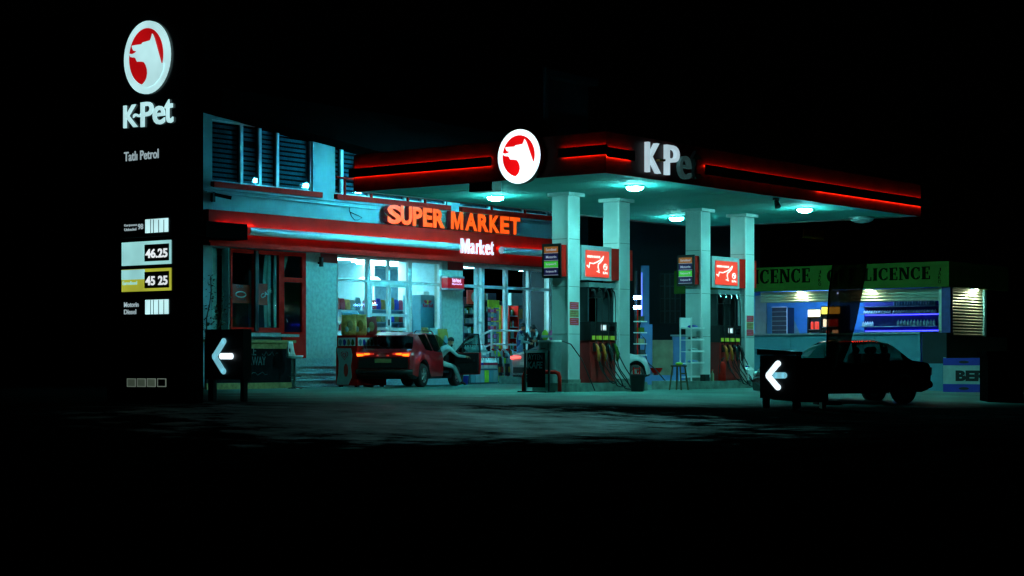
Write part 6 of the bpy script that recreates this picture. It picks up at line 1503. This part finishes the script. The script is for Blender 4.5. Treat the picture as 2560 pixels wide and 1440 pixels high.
# lit drinks fridges
for (pa, pb, pt, m, lab) in ((2018, 2051, 775, 'fridge_head', 'black drinks fridge with a cream lit header in the kiosk'), (2052, 2100, 768, 'fridge_yellow', 'taller drinks fridge with a yellow lit header in the kiosk')):
    XF = KX0 + (2.0 if pa < 2040 else 1.5); y1_, y0_ = on_X(pa, 0, XF)[1], on_X(pb, 0, XF)[1]; zt = on_X(pa, pt, XF)[2]; hh = zt - on_X(pa, pt + 17, XF)[2]
    ff = Thing('drinks_fridge', lab, 'fridge', (XF, y0_, .4)); ff.part('fridge_body', MB().box(XF + .05, XF + .7, y0_, y1_, .4, zt + .03), 'black', None, True)
    ff.part('lit_header', MB().box(XF, XF + .048, y0_ + .03, y1_ - .03, zt - hh, zt), m, None, True)
    ff.part('side_frame', MB().box(XF, XF + .048, y0_, y0_ + .05, .4, zt - hh - .01), 'black', None, True); ff.part('side_frame', MB().box(XF, XF + .048, y1_ - .05, y1_, .4, zt - hh - .01), 'black', None, True)
    cols_ = ['tail_dim', 'fridge_in', 'fridge_head', 'header_red', 'label_green']
    for r_ in range(3):
        zz = zt - hh - .42 - r_ * .36; ff.part('shelf', MB().box(XF + .0, XF + .047, y0_ + .053, y1_ - .053, zz - .025, zz), 'steel', None, True)
        nb = 5
        for i in range(nb):
            yy_ = y0_ + .07 + (y1_ - y0_ - .14) * (i + .5) / nb
            if random.random() < .8: ff.part('drink_can', MB().lathe([(.045, 0), (.045, .22), (.03, .25)], (XF + .02, yy_, zz + .002), n=8), cols_[(r_ * 2 + (i > 2)) % 5] if pa > 2040 else ['header_red', 'fridge_head', 'shelf_dark', 'wood'][(r_ * 2 + (i > 3)) % 4], None, True)
# blue glass bar shelves with bottles
XS = KX0 + 1.9; ys0, ys1 = on_X(2340, 0, XS)[1], on_X(2150, 0, XS)[1]
bb = Thing('bar_shelf', 'deep blue lit wall of glass shelves in the kiosk', 'shelf unit', (XS, ys0, .4)); bb.part('back_panel', MB().box(XS + .3, XS + .33, ys0, ys1, .4, on_X(2250, 748, XS)[2]), 'kiosk_back', None, True)
lv = [on_X(2250, p, XS)[2] for p in (829, 815, 783, 765)]
for z in lv: bb.part('shelf', MB().box(XS, XS + .295, ys0, ys1, z - .02, z), 'steel', None, True)
for z in (lv[0] + .02, lv[2] - .05, lv[3] + .23): bb.part('blue_led', MB().box(XS + .27, XS + .29, ys0 + .05, ys1 - .05, z, z + .018), 'blue_led', None, True)
def bar_bottles(z, pa, pb, n, h, m, nm, lab, grp):
    for i in range(n):
        y = on_X(pa + (pb - pa) * (i + .5) / n, 0, XS)[1]; o = raw(nm, bottle_mb(.045, h), m, True); o.location = (XS + .10, y, z + .002); tag(o, lab, 'bottle', grp)
bar_bottles(lv[2], 2155, 2225, 11, .11, 'white_plastic', 'drinking_glass', 'small pale glass on the middle blue shelf', 'glasses on the middle blue shelf'); bar_bottles(lv[2], 2228, 2338, 17, .11, 'white_plastic', 'drinking_glass', 'small pale glass on the middle blue shelf', 'glasses on the middle blue shelf')
bar_bottles(lv[3], 2230, 2338, 16, .26, 'fridge_blue', 'liquor_bottle', 'blue bottle on the upper glass shelf of the kiosk bar', 'bottles on the upper blue shelf'); bar_bottles(lv[1], 2152, 2180, 5, .16, 'white_plastic', 'wine_glass', 'rounded pale glass on the lower blue shelf', 'glasses on the lower blue shelf'); bar_bottles(lv[1], 2238, 2336, 12, .20, 'banner_white', 'wine_glass', 'rounded pale glass on the lower blue shelf', 'glasses on the lower blue shelf')
# fascia lettering (slab serif capitals built by hand)
def slab(ch):
    b = lambda x0, x1, y0, y1: [(x0, y0), (x1, y0), (x1, y1), (x0, y1)]
    def ring(a0, a1, cx_=.40, rx=.40, ry=.5, t=.23):
        n_ = 16; o_, i_ = [], []
        for k in range(n_ + 1):
            a = R(a0 + (a1 - a0) * k / n_); o_.append((cx_ + rx * math.cos(a), .5 + ry * math.sin(a))); i_.append((cx_ + (rx - t) * math.cos(a), .5 + (ry - .09) * math.sin(a)))
        return [[o_[k], o_[k + 1], i_[k + 1], i_[k]] for k in range(n_)]
    S = b(.02, .36, 0, .08); T = b(.02, .36, .92, 1)
    if ch == 'I': return [b(.06, .32, .08, .92), S, T], .38
    if ch == 'L': return [b(.06, .32, .08, .92), b(.02, .62, 0, .08), T, b(.54, .62, .08, .30)], .66
    if ch == 'E': return [b(.06, .32, .08, .92), b(.02, .64, 0, .08), b(.02, .62, .92, 1), b(.28, .48, .46, .54), b(.56, .64, .08, .28), b(.54, .62, .74, .92), b(.44, .50, .38, .62)], .68
    if ch == 'F': return [b(.06, .32, .08, .92), S, b(.02, .62, .92, 1), b(.28, .48, .46, .54), b(.54, .62, .74, .92), b(.44, .50, .38, .62)], .66
    if ch == 'N': return [b(.05, .19, .08, .92), b(.61, .75, .08, .92), b(.0, .28, 0, .08), b(.54, .80, .92, 1), b(.0, .26, .92, 1), [(.10, .95), (.34, .95), (.75, .05), (.52, .05)]], .82
    if ch == 'C': return ring(48, 312) + [b(.60, .68, .66, .96), b(.62, .68, .12, .30)], .74
    if ch == 'O': return ring(0, 360), .82
def slab_word(w, px0, px1, py0, py1):
    t0 = sum(slab(c)[1] + .06 for c in w); W_ = qY(px0) - qY(px1); zb_ = qZ(px0, py1); H_ = qZ(px0, py0) - zb_; sx = W_ / t0; x = 0
    for c in w:
        pl, adv = slab(c); mb = MB()
        for k, q in enumerate(pl): mb.frame_prism([((x + a) * sx, b * H_) for a, b in q], (KX0 - .12, qY(px0), zb_), UX, UZ, NX, .002, .012 + .0006 * k)
        K('letter', mb, 'letter_dark'); x += adv + .06
slab_word('LICENCE', 1868, 2033, 676, 711); slab_word('LICENCE', 2163, 2333, 672, 703); slab_word('OFF', 2072, 2150, 674, 707)
for i, ch in enumerate('JAKO'):
    for px in (2051, 2350): K('letter', place(fit(text_mb(ch, 0, .004), .09, .11), (KX0 - .126, qY(px), qZ(px, 685 + 10 * i - (0 if px < 2100 else 6))), UX, UZ, NX), 'letter_dark')
# kiosk downlights
for i, (px, py, dx) in enumerate(((2167, 725, 0), (1995, 727, 0), (1812, 731, 0))):
    y = qY(px); t = Thing('kiosk_downlight', 'small warm downlight under the green kiosk fascia', 'downlight', (KX0 + .12, y, SZ0), 0, 'downlights under the green fascia'); t.part('housing', MB().lathe([(.10, 0), (.10, -.025), (.075, -.025), (.075, 0)], n=16, cap=False), 'white_frame'); t.part('lens', MB().lathe([(.07, -.005), (.06, -.035), (.02, -.045)], n=14), 'spot_warm')
p = on_Y(2440, 724, yc + .05)
t = Thing('kiosk_downlight', 'small warm downlight over the closed side shutter', 'downlight', (on_Y(2440, 0, yc + .1)[0], yc + .1, SZ0)); t.part('housing', MB().lathe([(.12, 0), (.12, -.025), (.09, -.025), (.09, 0)], n=16, cap=False), 'white_frame'); t.part('lens', MB().lathe([(.085, -.005), (.07, -.04), (.02, -.055)], n=14), 'spot_far')
# BER banner on its stand, pale panel beside it
BX = 47.1
bY = lambda px: on_X(px, 0, BX)[1]
bZ = lambda px, py: on_X(px, py, BX)[2]
gb = zg(bY(2400)); zt = bZ(2360, 895)
bn2 = Thing('banner_stand', 'blue and white banner with large black letters on a low fence', 'banner', (BX, bY(2400), gb)); hgt = zt - gb
bn2.part('banner_sheet', MB().box(BX, BX + .02, bY(2500), bY(2358), gb + .02, zt), 'banner_white', None, True)
bn2.part('blue_band', MB().box(BX - .006, BX - .002, bY(2500), bY(2358), gb + .02, gb + .24), 'banner_blue', None, True); bn2.part('blue_band', MB().box(BX - .006, BX - .002, bY(2500), bY(2358), zt - .20, zt), 'banner_blue', None, True)
bn2.part('lettering', place(fit(text_mb('BERG', .06, .003), bY(2389) - bY(2496), .30), (BX - .004, bY(2389), bZ(2389, 953)), UX, UZ, NX), 'black', None, True)
for px in (2400, 2470):
    for z in (gb + .12, zt - .11): bn2.part('print_mark', MB().ball((BX - .008, bY(px + 10), z), .003, .16, .04, 10, 6), 'black', None, True)
for px in (2360, 2497): bn2.part('post', MB().box(BX + .022, BX + .06, bY(px) - .03, bY(px) + .03, gb - .05, zt + .02), 'steel', None, True)
single('pale_side_panel', MB().box(BX + .4, BX + .45, on_X(2357, 0, BX + .4)[1], on_X(2318, 0, BX + .4)[1], gb, bZ(2340, 909)), 'kiosk_front', 'pale stained panel between the sedan and the banner', 'panel')
# ------------------------------------------------------------------ feather flag and dark post
FD = 40.6
fm = bpy.data.materials.new('flag_cloth'); fm.use_nodes = True; MATS['flag_cloth'] = fm
nt = fm.node_tree; b_ = nt.nodes['Principled BSDF']; b_.inputs['Base Color'].default_value = (.05, .008, .006, 1); b_.inputs['Roughness'].default_value = .9
tr = nt.nodes.new('ShaderNodeBsdfTransparent'); tr.inputs[0].default_value = (.62, .30, .22, 1); mx = nt.nodes.new('ShaderNodeMixShader')
wv = nt.nodes.new('ShaderNodeTexNoise'); wv.inputs['Scale'].default_value = 3.0; mr = nt.nodes.new('ShaderNodeMapRange'); mr.inputs['To Min'].default_value = .05; mr.inputs['To Max'].default_value = .17
nt.links.new(wv.outputs[0], mr.inputs[0]); nt.links.new(mr.outputs[0], mx.inputs[0]); nt.links.new(b_.outputs[0], mx.inputs[1]); nt.links.new(tr.outputs[0], mx.inputs[2]); nt.links.new(mx.outputs[0], nt.nodes['Material Output'].inputs[0])
lpx = [(2128, 572), (2104, 590), (2091, 620), (2083, 660), (2073, 730), (2069, 800), (2068, 860), (2068, 960)]
rpx = [(2140, 572), (2164, 590), (2172, 620), (2168, 660), (2156, 730), (2142, 800), (2126, 860), (2085, 960)]
base = at_d(2068, 1012, FD); gz = zg(base[1])
ff = Thing('feather_flag', 'dark red see-through feather flag beside the dark sedan', 'flag', (base[0], base[1], gz))
vs, fs = [], []; k = 7
for l, r_ in zip(lpx, rpx):
    for j in range(k):
        s = j / (k - 1); vs.append(at_d(l[0] + (r_[0] - l[0]) * s, l[1], FD + .06 * math.sin(j * 1.6 + l[1] * .02)))
for i in range(len(lpx) - 1):
    for j in range(k - 1): a = i * k + j; fs.append((a, a + 1, a + k + 1, a + k))
ff.part('flag_cloth', MB().add(vs, fs), 'flag_cloth', None, True, True)
ff.part('pole', MB().tube([(base[0], base[1], gz)] + [at_d(a, b, FD) for a, b in lpx[::-1]], [.025] * 3 + [.02] * 6, 8), 'matte_black', None, True)
ff.part('base', MB().lathe([(.32, 0), (.30, .06), (.05, .09)], (base[0], base[1], gz), n=20), 'black_gloss', None, True)
b = at_d(2468, 1030, 45); g = zg(b[1]); M_ = Matrix.Translation((b[0], b[1], 0)) @ Matrix.Rotation(ANG - R(90), 4, 'Z')
gp_ = Thing('gate_pillar', 'unlit black gate pillar hiding the end of the banner', 'pillar', (b[0], b[1], g))
gp_.part('shaft', MB().box(.02, .9, 0, .8, g - .2, at_d(2468, 890, 45)[2]).xf(M_), 'matte_black', None, True); gp_.part('cap', MB().box(-.03, .95, -.05, .85, at_d(2468, 889.5, 45)[2], at_d(2468, 878, 45)[2]).xf(M_), 'matte_black', None, True)
# overhead wire between totem and canopy
w0, w1 = at_d(300, 250, 34.4), at_d(1400, 402, 33.0)
pts = []
for i in range(13):
    s = i / 12; pts.append(tuple(Vector(w0).lerp(Vector(w1), s) + Vector((0, 0, -.12 * math.sin(math.pi * s)))))
